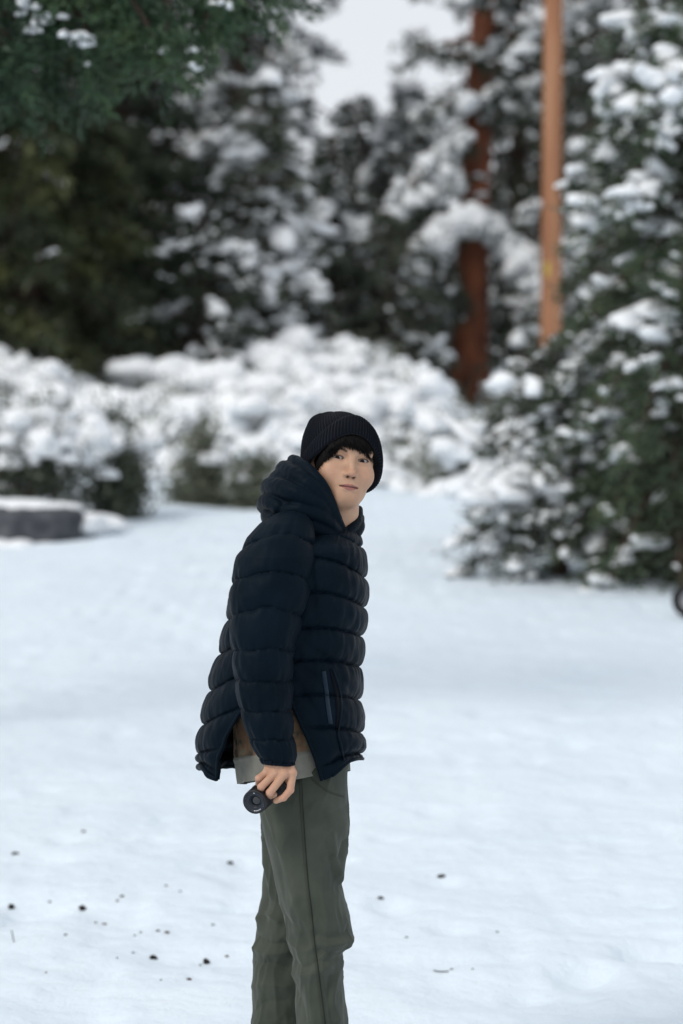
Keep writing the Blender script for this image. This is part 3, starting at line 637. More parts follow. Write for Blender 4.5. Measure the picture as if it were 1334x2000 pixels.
rp = ramp_node(nt, vo.outputs['Fac'], [(0.36, (0.05, 0.04, 0.03)), (0.46, (0.13, 0.10, 0.068)), (0.56, (0.21, 0.12, 0.072)), (0.66, (0.20, 0.175, 0.115))])
atn = nt.nodes.new('ShaderNodeAttribute'); atn.attribute_name = 'band'
pl_ = noise_node(nt, 30, 4); rp2 = ramp_node(nt, pl_.outputs['Fac'], [(0.3, (0.165, 0.165, 0.14)), (0.7, (0.22, 0.215, 0.185))])
mx = nt.nodes.new('ShaderNodeMix'); mx.data_type = 'RGBA'
nt.links.new(atn.outputs['Fac'], mx.inputs[0]); nt.links.new(rp.outputs['Color'], mx.inputs[6]); nt.links.new(rp2.outputs['Color'], mx.inputs[7]); nt.links.new(mx.outputs[2], b.inputs['Base Color'])
b.inputs['Roughness'].default_value = 0.9; b.inputs['Specular IOR Level'].default_value = 0.1
M['shirt'] = m
m, nt, b = mat_new('eye')
at_ = nt.nodes.new('ShaderNodeAttribute'); at_.attribute_name = 'tint'; nt.links.new(at_.outputs['Color'], b.inputs['Base Color']); b.inputs['Roughness'].default_value = 0.15; b.inputs['Specular IOR Level'].default_value = 0.12
M['eye'] = m
def set_attr(me, name, col):
    a = me.attributes.new(name, 'FLOAT_COLOR', 'POINT'); c = np.ones((len(me.vertices), 4), np.float32); c[:, :3] = col; a.data.foreach_set('color', c.ravel())
def set_float(me, name, v):
    a = me.attributes.new(name, 'FLOAT', 'POINT'); a.data.foreach_set('value', np.asarray(v, np.float32))

# ---- signed-distance sculpting on a rectilinear grid, meshed with surface nets
def smin(a, b_, k):
    h = np.clip(0.5 + 0.5 * (b_ - a) / k, 0, 1); return b_ * (1 - h) + a * h - k * h * (1 - h)
def smax(a, b_, k): return -smin(-a, -b_, k)
class Field:
    def __init__(s, xs, ys, zs):
        s.ax = [np.asarray(a, np.float32) for a in (xs, ys, zs)]; s.D = np.full(tuple(len(a) for a in s.ax), 1.0, np.float32)
    def block(s, lo, hi):
        sl = tuple(slice(max(0, np.searchsorted(a, l) - 1), np.searchsorted(a, h) + 1) for a, l, h in zip(s.ax, lo, hi))
        X = s.ax[0][sl[0]][:, None, None]; Y = s.ax[1][sl[1]][None, :, None]; Z = s.ax[2][sl[2]][None, None, :]
        return sl, X, Y, Z
    def apply(s, lo, hi, fn, k, sub=False):
        sl, X, Y, Z = s.block(lo, hi)
        if 0 in s.D[sl].shape: return
        d = fn(X, Y, Z).astype(np.float32)
        s.D[sl] = smax(s.D[sl], -d, k) if sub else smin(s.D[sl], d, k)
    def cone(s, a, b_, ra, rb, k=0.01, sub=False, flat=None):
        """round cone from a to b; flat = (axis, factor) squashes it along an axis"""
        a = np.asarray(a, float); b_ = np.asarray(b_, float); pad = max(ra, rb) + 3 * k + 0.012
        def fn(X, Y, Z):
            v = b_ - a; L2 = max(v @ v, 1e-12)
            px, py, pz = X - a[0], Y - a[1], Z - a[2]
            t = np.clip((px * v[0] + py * v[1] + pz * v[2]) / L2, 0, 1)
            qx, qy, qz = px - t * v[0], py - t * v[1], pz - t * v[2]
            if flat is not None:
                n, f = flat; c = qx * n[0] + qy * n[1] + qz * n[2]
                d2 = qx * qx + qy * qy + qz * qz - c * c + (c / f) ** 2
            else: d2 = qx * qx + qy * qy + qz * qz
            return np.sqrt(d2) - (ra + (rb - ra) * t)
        s.apply(np.minimum(a, b_) - pad, np.maximum(a, b_) + pad, fn, k, sub)
    def tube(s, pts, radii, n, k=0.01, kin=None):
        p = catmull(pts, n); r = np.interp(np.linspace(0, 1, n), np.linspace(0, 1, len(radii)), radii)
        lo = p.min(0) - r.max() - 3 * k - 0.012; hi = p.max(0) + r.max() + 3 * k + 0.012
        def fn(X, Y, Z):
            out = None
            for i in range(n - 1):
                v = p[i + 1] - p[i]; L2 = v @ v
                px, py, pz = X - p[i][0], Y - p[i][1], Z - p[i][2]
                t = np.clip((px * v[0] + py * v[1] + pz * v[2]) / L2, 0, 1)
                d = np.sqrt((px - t * v[0]) ** 2 + (py - t * v[1]) ** 2 + (pz - t * v[2]) ** 2) - (r[i] + (r[i + 1] - r[i]) * t)
                out = d if out is None else np.minimum(out, d)
            return out
        s.apply(lo, hi, fn, k)
    def ell(s, c, R, Rm=None, k=0.01, sub=False):
        """ellipsoid with centre c, radii R, optional rows of a rotation (local axes)"""
        c = np.asarray(c, float); R = np.asarray(R, float); Rm = np.eye(3) if Rm is None else np.asarray(Rm)
        pad = R.max() + 3 * k + 0.01
        def fn(X, Y, Z):
            x, y, z = X - c[0], Y - c[1], Z - c[2]
            l = [x * Rm[i][0] + y * Rm[i][1] + z * Rm[i][2] for i in range(3)]
            k0 = np.sqrt(sum((l[i] / R[i]) ** 2 for i in range(3))); k1 = np.sqrt(sum((l[i] / R[i] ** 2) ** 2 for i in range(3)))
            return k0 * (k0 - 1) / (k1 + 1e-9)
        s.apply(c - pad, c + pad, fn, k, sub)
    def mesh(s):
        D = s.D; I = D < 0; sh = [n - 1 for n in D.shape]
        cnt = np.zeros(sh, np.int8)
        cs = [(i, j, k) for i in (0, 1) for j in (0, 1) for k in (0, 1)]
        for i, j, k in cs: cnt += I[i:i + sh[0], j:j + sh[1], k:k + sh[2]]
        act = np.argwhere((cnt > 0) & (cnt < 8)); n = len(act)
        val = {c: D[act[:, 0] + c[0], act[:, 1] + c[1], act[:, 2] + c[2]] for c in cs}
        acc = np.zeros((n, 3)); num = np.zeros(n)
        for c in cs:
            for ax in range(3):
                if c[ax] == 0:
                    c2 = list(c); c2[ax] = 1; c2 = tuple(c2); a, b_ = val[c], val[c2]; cr = (a < 0) != (b_ < 0)
                    t = np.where(cr, a / np.where(cr, a - b_, 1), 0); q = np.zeros((n, 3)); q[:] = c; q[:, ax] += t
                    acc += q * cr[:, None]; num += cr
        pos = act + acc / num[:, None]
        V = np.stack([np.interp(pos[:, i], np.arange(len(s.ax[i])), s.ax[i]) for i in range(3)], -1)
        idx = np.full(sh, -1, np.int32); idx[act[:, 0], act[:, 1], act[:, 2]] = np.arange(n)
        Fs = []
        for ax in range(3):
            o1, o2 = [(1, 2), (2, 0), (0, 1)][ax]
            s0 = [slice(None)] * 3; s1 = [slice(None)] * 3; s0[ax] = slice(0, -1); s1[ax] = slice(1, None)
            A = I[tuple(s0)]; C = I[tuple(s1)]; e = np.argwhere(A != C)
            e = e[(e[:, o1] > 0) & (e[:, o2] > 0) & (e[:, o1] < sh[o1]) & (e[:, o2] < sh[o2])]
            def at2(d1, d2):
                q = e.copy(); q[:, o1] -= d1; q[:, o2] -= d2; return idx[q[:, 0], q[:, 1], q[:, 2]]
            quad = np.stack([at2(1, 1), at2(0, 1), at2(0, 0), at2(1, 0)], -1)
            fl = ~A[e[:, 0], e[:, 1], e[:, 2]]
            quad[fl] = quad[fl][:, ::-1]; Fs.append(quad)
        F = np.concatenate(Fs); F = F[(F >= 0).all(1)]
        return V, F

# ---- frames
yaw, pit, rol = rad(17), rad(7), rad(8.3)
ef = np.array([math.sin(yaw), -math.cos(yaw), 0]); ex = np.array([math.cos(yaw), math.sin(yaw), 0]); ez = np.array([0, 0, 1.0])
ef, eu = ef * math.cos(pit) + ez * math.sin(pit), ez * math.cos(pit) - ef * math.sin(pit)
ex, eu = ex * math.cos(rol) - eu * math.sin(rol), eu * math.cos(rol) + ex * math.sin(rol)
HO = B(686.5, 897, -0.085)                              # between the eyes
HR = np.array([ex, ef, eu])
def Hd(x, y, z): return HO + ex * x + ef * y + eu * z   # head-local (right in picture, forward, up) -> world
def toH(V): return (V - HO) @ HR.T

# ---- body: one continuous skin from head to feet, most of it under clothes
def fine_axis(lo, hi, coarse, fines):
    cuts = [lo]
    while cuts[-1] < hi:
        x = cuts[-1]; st = coarse
        for a, b_, s_ in fines:
            if a <= x < b_: st = min(st, s_)
            elif x < a: st = min(st, max(s_, a - x)) if a - x < coarse else st
        cuts.append(x + st)
    return np.array(cuts)
hc = Hd(0, -0.08, 0.0)
hx0, hx1 = B(605, 900)[0], B(745, 900)[0]
hand_x0, hand_x1 = B(494, 1500, -.26)[0], B(584, 1500, -.26)[0]
xs = fine_axis(-0.30, 0.16, 0.012, [(hx0, hx1, 0.0015), (hand_x0, hand_x1, 0.0016)])
ys = fine_axis(YB - 0.36, YB + 0.30, 0.012, [(HO[1] - 0.04, HO[1] + 0.05, 0.0015), (HO[1] + 0.05, HO[1] + 0.20, 0.004), (YB - 0.335, YB - 0.22, 0.0016)])
zs = fine_axis(-0.03, 1.84, 0.014, [(1.50, 1.71, 0.0015), (1.71, 1.82, 0.004), (0.80, 0.97, 0.0016)])
fd = Field(xs, ys, zs)
# hidden trunk and limbs
cx = lambda px, dy=0.0, py=1200: B(px, py, dy)[0]
fd.tube([B(590, 1560, 0), B(585, 1450, 0), B(580, 1300, 0), B(588, 1150, 0), B(610, 1075, 0), B(640, 1035, 0)], [0.075, 0.09, 0.09, 0.10, 0.08, 0.05], 16, 0.03)
for s_ in (-1, 1): fd.cone(B(615, 1075, 0.02 * s_), B(560, 1095, 0.155 * s_), 0.06, 0.055, 0.03)
fd.tube([B(555, 1095, -.155), B(520, 1240, -.205), B(527, 1330, -.225), B(540, 1470, -.265)], [0.05, 0.042, 0.038, 0.027], 14, 0.02)         # right arm
fd.tube([B(555, 1095, .155), B(530, 1250, .19), B(560, 1340, .20), B(640, 1400, .13)], [0.05, 0.042, 0.036, 0.028], 14, 0.02)             # left arm, hand in pocket
lh = B(650, 1410, .12)
fd.cone(B(640, 1400, .13), lh, 0.03, 0.03, 0.015)
for q in range(4): fd.cone(lh + np.array([0.0, -0.02 + q * 0.013, -0.005]), lh + np.array([0.055 - 0.006 * abs(q - 1.5), -0.03 + q * 0.013, -0.05]), 0.010, 0.008, 0.006)
fd.cone(lh + np.array([0.0, -0.025, 0.01]), lh + np.array([0.05, -0.035, 0.0]), 0.011, 0.008, 0.006)
for dy, (hx, kx, ax_) in ((-0.085, (592, 626, 626)), (0.085, (590, 568, 545))):
    fd.tube([B(hx, 1545, dy), B(kx, 1830, dy * 1.05), B(ax_, 2150, dy)], [0.062, 0.045, 0.036], 14, 0.02)
    an = B(ax_, 2185, dy); fd.cone(an, np.array([an[0], an[1], 0.06]), 0.04, 0.035, 0.02); fd.cone((an[0] - 0.03, an[1], 0.045), (an[0] + 0.15, an[1] + 0.01, 0.035), 0.035, 0.028, 0.02)
# neck
fd.tube([B(640, 1040, 0.0), B(655, 1015, -0.005), Hd(0, -0.088, -0.075), Hd(0, -0.085, -0.02)], [0.062, 0.055, 0.053, 0.05], 10, 0.02)
# head
fd.ell(Hd(0, -0.086, 0.036), (0.074, 0.096, 0.084), HR, 0.012)
fd.ell(Hd(0, -0.056, -0.018), (0.0675, 0.058, 0.078), HR, 0.025)
fd.ell(Hd(0, -0.050, -0.062), (0.050, 0.050, 0.048), HR, 0.022)
fd.ell(Hd(0, -0.026, -0.090), (0.029, 0.027, 0.021), HR, 0.022)
for s_ in (-1, 1):
    fd.ell(Hd(s_ * 0.041, -0.022, -0.034), (0.025, 0.020, 0.026), HR, 0.022)         # cheeks
    fd.ell(Hd(s_ * 0.030, -0.010, 0.021), (0.024, 0.013, 0.009), HR, 0.014)          # brow ridge
    fd.cone(Hd(s_ * 0.047, -0.072, -0.062), Hd(s_ * 0.017, -0.018, -0.094), 0.013, 0.013, 0.02)   # jaw line
    fd.ell(Hd(s_ * 0.0735, -0.09, -0.012), (0.008, 0.018, 0.03), HR, 0.006)           # ears
fd.ell(Hd(0, -0.012, -0.060), (0.030, 0.016, 0.026), HR, 0.018)                        # muzzle
# eye sockets, then lids
for s_ in (-1, 1): fd.ell(Hd(s_ * 0.031, 0.006, 0.001), (0.021, 0.0145, 0.0135), HR, 0.009, True)
EYE = [Hd(-0.0315, -0.0140, 0.0), Hd(0.0315, -0.0140, 0.0)]
for s_, e in zip((-1, 1), EYE):
    fd.ell(e + ef * 0.0005, (0.0165, 0.0137, 0.0130), HR, 0.005)
# nose
fd.cone(Hd(0, -0.002, 0.008), Hd(0, 0.0145, -0.034), 0.0068, 0.0082, 0.007)
fd.ell(Hd(0, 0.0155, -0.0365), (0.0105, 0.0105, 0.0088), HR, 0.005)
for s_ in (-1, 1): fd.ell(Hd(s_ * 0.0128, 0.0045, -0.0388), (0.0072, 0.0100, 0.0070), HR, 0.005)
for s_ in (-1, 1): fd.ell(Hd(s_ * 0.0072, 0.0105, -0.0455), (0.0040, 0.0055, 0.0036), HR, 0.0015, True)
# lips
for s_ in (-1, 1):
    fd.cone(Hd(s_ * 0.004, 0.0062, -0.0652), Hd(s_ * 0.022, -0.0035, -0.0675), 0.0048, 0.0026, 0.004)
fd.cone(Hd(-0.010, 0.0035, -0.0735), Hd(0.010, 0.0035, -0.0735), 0.0056, 0.0056, 0.004)
for s_ in (-1, 1): fd.cone(Hd(s_ * 0.010, 0.0035, -0.0735), Hd(s_ * 0.021, -0.003, -0.069), 0.0052, 0.0025, 0.004)
for s_ in (-1, 1): fd.cone(Hd(0, 0.0135, -0.0690), Hd(s_ * 0.0235, 0.0015, -0.0680), 0.0018, 0.0018, 0.0015, True)
fd.ell(Hd(0, 0.018, -0.054), (0.0028, 0.0045, 0.006), HR, 0.003, True)                 # philtrum
# eyelid slits
for s_, e in zip((-1, 1), EYE):
    def slit(X, Y, Z, e=e, s_=s_):
        x, y, z = X - e[0], Y - e[1], Z - e[2]
        lx = (x * ex[0] + y * ex[1] + z * ex[2]) * s_; lf = x * ef[0] + y * ef[1] + z * ef[2]; lu = x * eu[0] + y * eu[1] + z * eu[2]
        u = np.clip(lx / 0.0130, -1, 1); lu = lu - 0.0006 * u                       # outer corner a little higher
        a = np.clip(1 - u * u, 0, 1)
        zu = 0.0040 * a ** 0.7; zl = -0.0031 * a ** 0.8
        return np.maximum(np.maximum(lu - zu, zl - lu), np.maximum(np.abs(lx) - 0.0130, -lf - 0.002))
    fd.apply(e - 0.026, e + 0.026, slit, 0.0008, True)
# right hand closed on the camera grip; back of the hand to the viewer
wr = B(541, 1480, -0.268)
mcp = [B(521, 1509, -0.280), B(537, 1511, -0.290), B(555, 1512, -0.293), B(571, 1510, -0.286)]
fd.cone(B(540, 1465, -0.268), B(541, 1488, -0.270), 0.026, 0.025, 0.012)
for q, r_ in zip(mcp, (0.0095, 0.0105, 0.011, 0.0105)): fd.cone(wr + (q - mcp[1]) * 0.45, q, 0.014, r_, 0.010)
fing = [[mcp[0], B(505, 1520, -0.294), B(505, 1530, -0.274), B(513, 1533, -0.254)],
        [mcp[1], B(510, 1537, -0.306), B(510, 1546, -0.282), B(520, 1546, -0.261)],
        [mcp[2], B(527, 1548, -0.310), B(525, 1555, -0.286), B(535, 1552, -0.265)],
        [mcp[3], B(567, 1543, -0.299), B(554, 1558, -0.302), B(539, 1564, -0.295)]]
frad = [(0.0088, 0.0080, 0.0074, 0.0066), (0.0096, 0.0088, 0.0080, 0.0072), (0.0100, 0.0092, 0.0083, 0.0075), (0.0098, 0.0088, 0.0080, 0.0070)]
hand_D = None
for f_, r_ in zip(fing, frad):
    for i in range(3): fd.cone(f_[i], f_[i + 1], r_[i], r_[i + 1], 0.0022)
    fd.ell(f_[0] + np.array([0, -0.003, 0.001]), np.array([1, 1, 1]) * r_[0] * 1.02, None, 0.005)      # knuckles
th = [B(563, 1496, -0.264), B(566, 1514, -0.244), B(562, 1533, -0.228), B(549, 1543, -0.224)]
for i, (ra, rb) in enumerate(((0.014, 0.012), (0.012, 0.0095), (0.0095, 0.008))): fd.cone(th[i], th[i + 1], ra, rb, 0.005)
V, F = fd.mesh()
# skin tints: real colours of lips, cheeks, nails, brows; painted shade in nostrils, mouth
L = toH(V); base = np.array([0.49, 0.305, 0.208]); tint = np.tile(base, (len(V), 1))
def g(c, s_): return np.exp(-(((L - np.array(c)) / np.array(s_)) ** 2).sum(1))
front = (L[:, 1] > -0.05) & (np.abs(L[:, 0]) < 0.08) & (np.abs(L[:, 2]) < 0.12)
def blend(w, col): 
    global tint
    w = np.clip(w, 0, 1)[:, None]; tint = tint * (1 - w) + np.array(col) * w
for s_ in (-1, 1): blend(0.35 * g((s_ * 0.042, -0.005, -0.035), (0.02, 0.04, 0.018)) * front, (0.52, 0.27, 0.19))
blend(0.35 * g((0, 0.02, -0.038), (0.014, 0.02, 0.012)) * front, (0.50, 0.25, 0.18))
blend(0.30 * (g((-0.045, -0.04, -0.075), (0.03, 0.06, 0.03)) + g((0.045, -0.04, -0.075), (0.03, 0.06, 0.03)) + g((0, 0, -0.1), (0.03, 0.04, 0.02))) , (0.40, 0.21, 0.125))
u = np.clip(np.abs(L[:, 0]) / 0.0235, 0, 1)
mline = -0.0685 + 0.0006 * u
up = np.clip((L[:, 2] - mline) / (0.0075 * (1 - u ** 2.2) + 1e-4 - 0.001 * np.exp(-(u / 0.12) ** 2)), -9, 9)
lo_ = np.clip((mline - L[:, 2]) / (0.0095 * (1 - u ** 2.0) + 1e-4), -9, 9)
lip = ((up >= 0) * np.clip((1.05 - up) / 0.25, 0, 1) + (lo_ > 0) * np.clip((1.05 - lo_) / 0.25, 0, 1)) * (L[:, 1] > -0.015) * (np.abs(L[:, 0]) < 0.0238) * front
blend(lip * 0.9, (0.31, 0.125, 0.11))
blend(1.0 * np.exp(-((L[:, 2] - mline) / 0.0017) ** 2) * (np.abs(L[:, 0]) < 0.0235) * (L[:, 1] > -0.01) * front, (0.07, 0.025, 0.022))  # shade in the groove between the lips, painted into the tint
for s_ in (-1, 1):
    blend(1.2 * g((s_ * 0.0072, 0.007, -0.0445), (0.0042, 0.006, 0.0032)), (0.06, 0.022, 0.018))  # shade inside the nostrils, painted into the tint
    bx_ = (L[:, 0] * s_ - 0.033) / 0.020; bz = 0.0180 + 0.003 * (1 - bx_ ** 2) + 0.0025 * bx_
    wd = 0.0036 * np.clip(1 - 0.55 * np.clip(bx_, 0, 1) ** 2, 0.2, 1)
    blend(0.62 * np.exp(-((L[:, 2] - bz) / wd) ** 4) * np.clip((1.05 - np.abs(bx_)) / 0.25, 0, 1) * front, (0.045, 0.030, 0.024))
    ux = (L[:, 0] * s_ - 0.0315) / 0.0140
    zu = 0.0043 * np.clip(1 - ux ** 2, 0, 1) ** 0.62
    blend(0.95 * np.exp(-((L[:, 2] - zu - 0.0006) / 0.0017) ** 2) * (np.abs(ux) < 1.02) * (L[:, 1] > -0.02), (0.018, 0.011, 0.010))     # lash line
    zl = -0.0031 * np.clip(1 - ux ** 2, 0, 1)
    blend(0.6 * np.exp(-((L[:, 2] - zl + 0.0006) / 0.0014) ** 2) * (np.abs(ux) < 1.0) * (L[:, 1] > -0.02), (0.22, 0.11, 0.085))
hand_m = (V[:, 2] < 1.0) & (V[:, 2] > 0.75) & (V[:, 1] < YB - 0.19)
hb = np.array([0.49, 0.295, 0.20]); tint[hand_m] = hb
for f_ in fing:
    for q in f_[:3]:
        w = np.exp(-(((V - q) / 0.010) ** 2).sum(1)) * hand_m; blend(0.5 * w, (0.52, 0.25, 0.19))
person = empty('person', (B(605, 1500)[0], YB, 0.0)); tag(person, 'young man in navy puffer jacket and black beanie standing sideways, looking over at the viewer', 'person')
PO = np.array(person.location)
def pobj(name, me, parent=None):
    """part of the person, built in world coordinates"""
    co = np.empty(len(me.vertices) * 3, np.float32); me.vertices.foreach_get('co', co); co = co.reshape(-1, 3) - PO.astype(np.float32)
    me.vertices.foreach_set('co', co.ravel()); me.update(); return obj(name, me, parent or person)
body_me = mesh_from('body', V, F, M['skin']); set_attr(body_me, 'tint', tint)
BV = BVHTree.FromPolygons([tuple(v) for v in V], [tuple(map(int, f)) for f in F])
body = pobj('body', body_me)
def on(bvh, px, py, lift=0.0, default=None):
    """first hit of the view ray on a surface, lifted towards the viewer"""
    d = ray(px, py); d = d / np.linalg.norm(d); h = bvh.ray_cast(Vector(CAMP), Vector(d))
    if h[0] is None: return default
    return np.array(h[0]) - d * lift
# eyes
for e in EYE:
    V0, F0 = ico(4); Vw = V0 * 0.0122 
    aim = (CAMP - e); aim /= np.linalg.norm(aim); c_ = V0 @ aim
    t_ = np.tile(np.array([0.34, 0.315, 0.31]), (len(V0), 1)); an = np.arccos(np.clip(c_, -1, 1)) * 0.0122
    t_[an < 0.0063] = (0.018, 0.010, 0.007); t_[an < 0.0028] = (0.002, 0.002, 0.002)
    me = mesh_from('eye', Vw + e, F0, M['eye']); set_attr(me, 'tint', t_); pobj('eye', me, body)
# ---- beanie: ribbed crown and turned-up cuff, built round the head's own axis
def hat_point(phi, h, off=0.0):
    """phi round the head (0 = front), h = 0 rim .. 1 crown tip; returns head-local point"""
    c, s = np.cos(phi), np.sin(phi)
    rx, ry = 0.0965 + off, 0.1095 + off
    x = rx * s; y = -0.088 + ry * c
    rim = -0.034 + 0.060 * c + 0.035 * c * c
    return x, y, rim
NP = 660
phi = np.arange(NP) / NP * 2 * math.pi
rib = 0.0019 * np.cos(phi * 84)
def loft(prof):
    rows = []
    for fn in prof: rows.append(np.stack(fn, -1))
    V = np.concatenate(rows); return V, grid_faces(len(prof), NP, True)
x0, y0, rim = hat_point(phi, 0)
def cuff_row(off, dz, ribw):
    x, y, rm = hat_point(phi, 0, off)
    nx, ny = np.sin(phi), np.cos(phi); k = ribw * rib
    w = 0.0012 * fbm(np.stack([np.cos(phi) * 3, np.sin(phi) * 3, np.full(NP, dz * 40)], -1), 1.0, 3, 2)
    t = np.clip(dz / 0.05, 0, 1); lean = -0.010 * t                      # leans in a touch towards the top
    return (x + nx * (k + w) * 1.0 + lean * nx * 0.5, y + ny * (k + w) + lean * ny * 0.5 - 0.008 * t, rm + dz + 0.0015 * np.cos(phi * 5 + 1))
cuff_h = 0.044
rows = [cuff_row(-0.016, 0.012, 0), cuff_row(-0.010, 0.001, 0), cuff_row(-0.003, -0.004, 0.4)] + [cuff_row(0.0025 + 0.003 * math.sin(t * math.pi), -0.002 + cuff_h * t, 1.0) for t in np.linspace(0.02, 0.96, 14)] + [cuff_row(0.000, cuff_h + 0.001, 0.5), cuff_row(-0.006, cuff_h + 0.001, 0.3), cuff_row(-0.010, cuff_h - 0.008, 0)]
V, F = loft(rows); Vc = HO + V @ HR
crown_rows = []
tipc = np.array([0.004, -0.112, 0.0])
for t in np.linspace(0, 1, 44):
    x, y, rm = hat_point(phi, 0, -0.005)
    a = t * math.pi / 2 * 0.995; cs = math.cos(a) ** 0.72; sn_ = math.sin(a)
    topz = 0.124
    base_z = rm + cuff_h - 0.012
    cy = -0.088
    yy = cy + (y - cy) * cs - 0.022 * sn_ - 0.006
    xx = x * cs - 0.020 * sn_
    zz = base_z * (1 - sn_) + topz * sn_ + 0
    nx, ny = np.sin(phi), np.cos(phi)
    k = rib * (1 - 0.5 * t) * 1.1
    # slouch: pushed out at the back, with soft dents
    bk = np.clip(-np.cos(phi), 0, 1)
    bulge = 0.036 * bk ** 1.5 * math.sin(math.pi * min(1, t * 1.1)); lift = 0.012 * bk * math.sin(math.pi * t ** 0.8)
    dent = 0.004 * fbm(np.stack([xx * 26, yy * 26, zz * 26], -1), 1.0, 8, 2)
    crown_rows.append((xx + nx * (k + dent) * cs, yy + ny * (k + dent + bulge) * 1.0, zz + k * sn_ + dent * sn_ + lift))
V, F = loft(crown_rows); Vk = HO + V @ HR
hat = pobj('beanie', mesh_from('beanie', Vk, F, M['knit']))
cuff = pobj('cuff', mesh_from('cuff', Vc, F if len(rows) == 44 else grid_faces(len(rows), NP, True), M['knit']), hat)

# ---- hair: tapered locks from under the cuff over the forehead
guides = [  # root, middle, tip, in photograph pixels
    ((616, 902), (617, 910), (620, 918)), ((622, 888), (623, 900), (626, 909)), ((629, 874), (629, 889), (631, 901)), ((637, 862), (636, 881), (637, 899)), ((645, 853), (644, 874), (645, 893)), ((653, 847), (651, 868), (651, 887)),
    ((661, 843), (659, 862), (657, 883)), ((669, 840), (667, 857), (666, 874)), ((675, 838), (677, 855), (678, 873)), ((678, 838), (684, 857), (691, 878)), ((681, 838), (693, 857), (706, 882)),
    ((689, 838), (704, 858), (717, 892)), ((700, 839), (715, 864), (727, 902)), ((712, 842), (726, 871), (734, 909)), ((728, 852), (736, 878), (739, 914))]
gd = np.array(guides, float); mb = MB(); r_ = np.random.default_rng(19)
for i in range(2200):
    t = r_.uniform(0, len(gd) - 1.001); k = int(t); f = t - k
    a = gd[k] * (1 - f) + gd[k + 1] * f
    a = a + r_.normal(size=(3, 2)) * np.array([[1.2, 1.0], [1.2, 1.2], [1.6, 2.6]])
    if r_.random() < 0.3: a[2] = a[1] + (a[2] - a[1]) * r_.uniform(0.4, 0.9)
    q = []
    for (px, py), lf in zip(a, (0.003, r_.uniform(0.004, 0.012), r_.uniform(0.001, 0.008))):
        h = on(BV, px, py, lf)
        q.append(h if h is not None else B(px, py, -0.03 if px > 715 else -0.05))
    q = np.array(q); zz = abs(q[2][1] - q[0][1])
    if zz > 0.09: q[2][1] = q[1][1]
    w0 = r_.uniform(0.0005, 0.0011)
    add_tube(mb, catmull(q, 8), np.array([1, 1.1, 1.1, 1, 0.9, 0.7, 0.45, 0.12]) * w0, 4)
hair = pobj('hair', mb.mesh('hair', M['hair']), body)
for s_ in (-1, 1):
    mb = MB()
    for i in range(46):
        u = r_.uniform(-1, 1); x = s_ * (0.033 + 0.019 * u); z = 0.0180 + 0.003 * (1 - u * u) + 0.0025 * u + r_.normal() * 0.0013
        p0 = Hd(x, 0.03, z); hit = BV.ray_cast(Vector(p0), Vector(-ef))[0]
        if hit is None: continue
        h = np.array(hit); d = ex * s_ * 0.006 + eu * (0.0016 - 0.002 * max(u, 0))
        add_tube(mb, np.array([h + ef * 0.0002, h + d * 0.5 + ef * 0.0012, h + d + ef * 0.0003]), [0.0003, 0.0003, 0.0001], 3)
    pobj('eyebrow', mb.mesh('eyebrow', M['brow']), body)

# ---- hood and collar: stuffed rolls of nylon lying round the neck
hf = Field(np.arange(-0.225, 0.075, 0.0033), np.arange(YB - 0.19, YB + 0.19, 0.0036), np.arange(1.44, 1.70, 0.0033))
def collar(pts, radii, k=0.0025, n=36): hf.tube([B(*p) for p in pts], radii, n, k)
# inner filling
collar([(655, 1040, -.055), (628, 1012, -.085), (600, 985, -.085), (565, 955, -.055), (556, 950, 0), (565, 960, .055), (605, 985, .085), (660, 1020, .07)], [0.022, 0.032, 0.040, 0.046, 0.046, 0.044, 0.04, 0.025], 0.01)
collar([(600, 1000, -.09), (565, 985, -.085), (545, 990, -.04), (545, 995, .04)], [0.034, 0.036, 0.034, 0.034], 0.008, 14)
collar([(674, 1054, -.045), (648, 1046, -.085), (612, 1030, -.112), (575, 1018, -.11)], [0.012, 0.022, 0.028, 0.03], 0.006)
# the opening's edge
collar([(674, 1047, -.045), (663, 1021, -.080), (649, 985, -.104), (636, 956, -.114), (619, 932, -.110), (598, 912, -.088), (580, 901, -.05), (572, 900, 0), (582, 908, .06), (614, 930, .10), (650, 965, .10), (680, 1000, .085), (697, 1012, .055), (700, 1028, .02), (690, 1048, -.01)],
       [0.0095, 0.0105, 0.011, 0.0115, 0.012, 0.013, 0.014, 0.014, 0.014, 0.014, 0.015, 0.016, 0.016, 0.014, 0.012], 0.002, 50)
# stuffed baffles
collar([(659, 1024, -.082), (640, 984, -.112), (617, 958, -.124), (588, 935, -.108), (563, 921, -.055), (556, 920, .0), (566, 928, .055), (600, 945, .10), (640, 985, .10), (680, 1018, .07)], [0.008, 0.014, 0.020, 0.023, 0.024, 0.024, 0.026, 0.026, 0.024, 0.018])
collar([(648, 1010, -.096), (626, 987, -.124), (596, 972, -.134), (562, 957, -.112), (537, 952, -.055), (530, 955, .005), (545, 965, .06), (585, 980, .10), (635, 1005, .10)], [0.008, 0.016, 0.021, 0.025, 0.026, 0.027, 0.028, 0.03, 0.024])
collar([(667, 1046, -.064), (645, 1026, -.100), (615, 1004, -.124), (585, 996, -.130), (560, 998, -.115)], [0.009, 0.018, 0.0225, 0.022, 0.016])
collar([(545, 990, -.105), (527, 980, -.070), (519, 985, -.015), (524, 990, .04), (550, 1000, .08), (600, 1012, .1)], [0.018, 0.021, 0.022, 0.024, 0.028, 0.03])
collar([(535, 1010, -.09), (522, 1006, -.04), (522, 1010, .02)], [0.012, 0.016, 0.016], 0.003, 12)
collar([(699, 996, .035), (699, 1012, .0), (691, 1028, -.035), (679, 1040, -.058), (668, 1048, -.066)], [0.012, 0.013, 0.013, 0.012, 0.010], 0.002, 20)
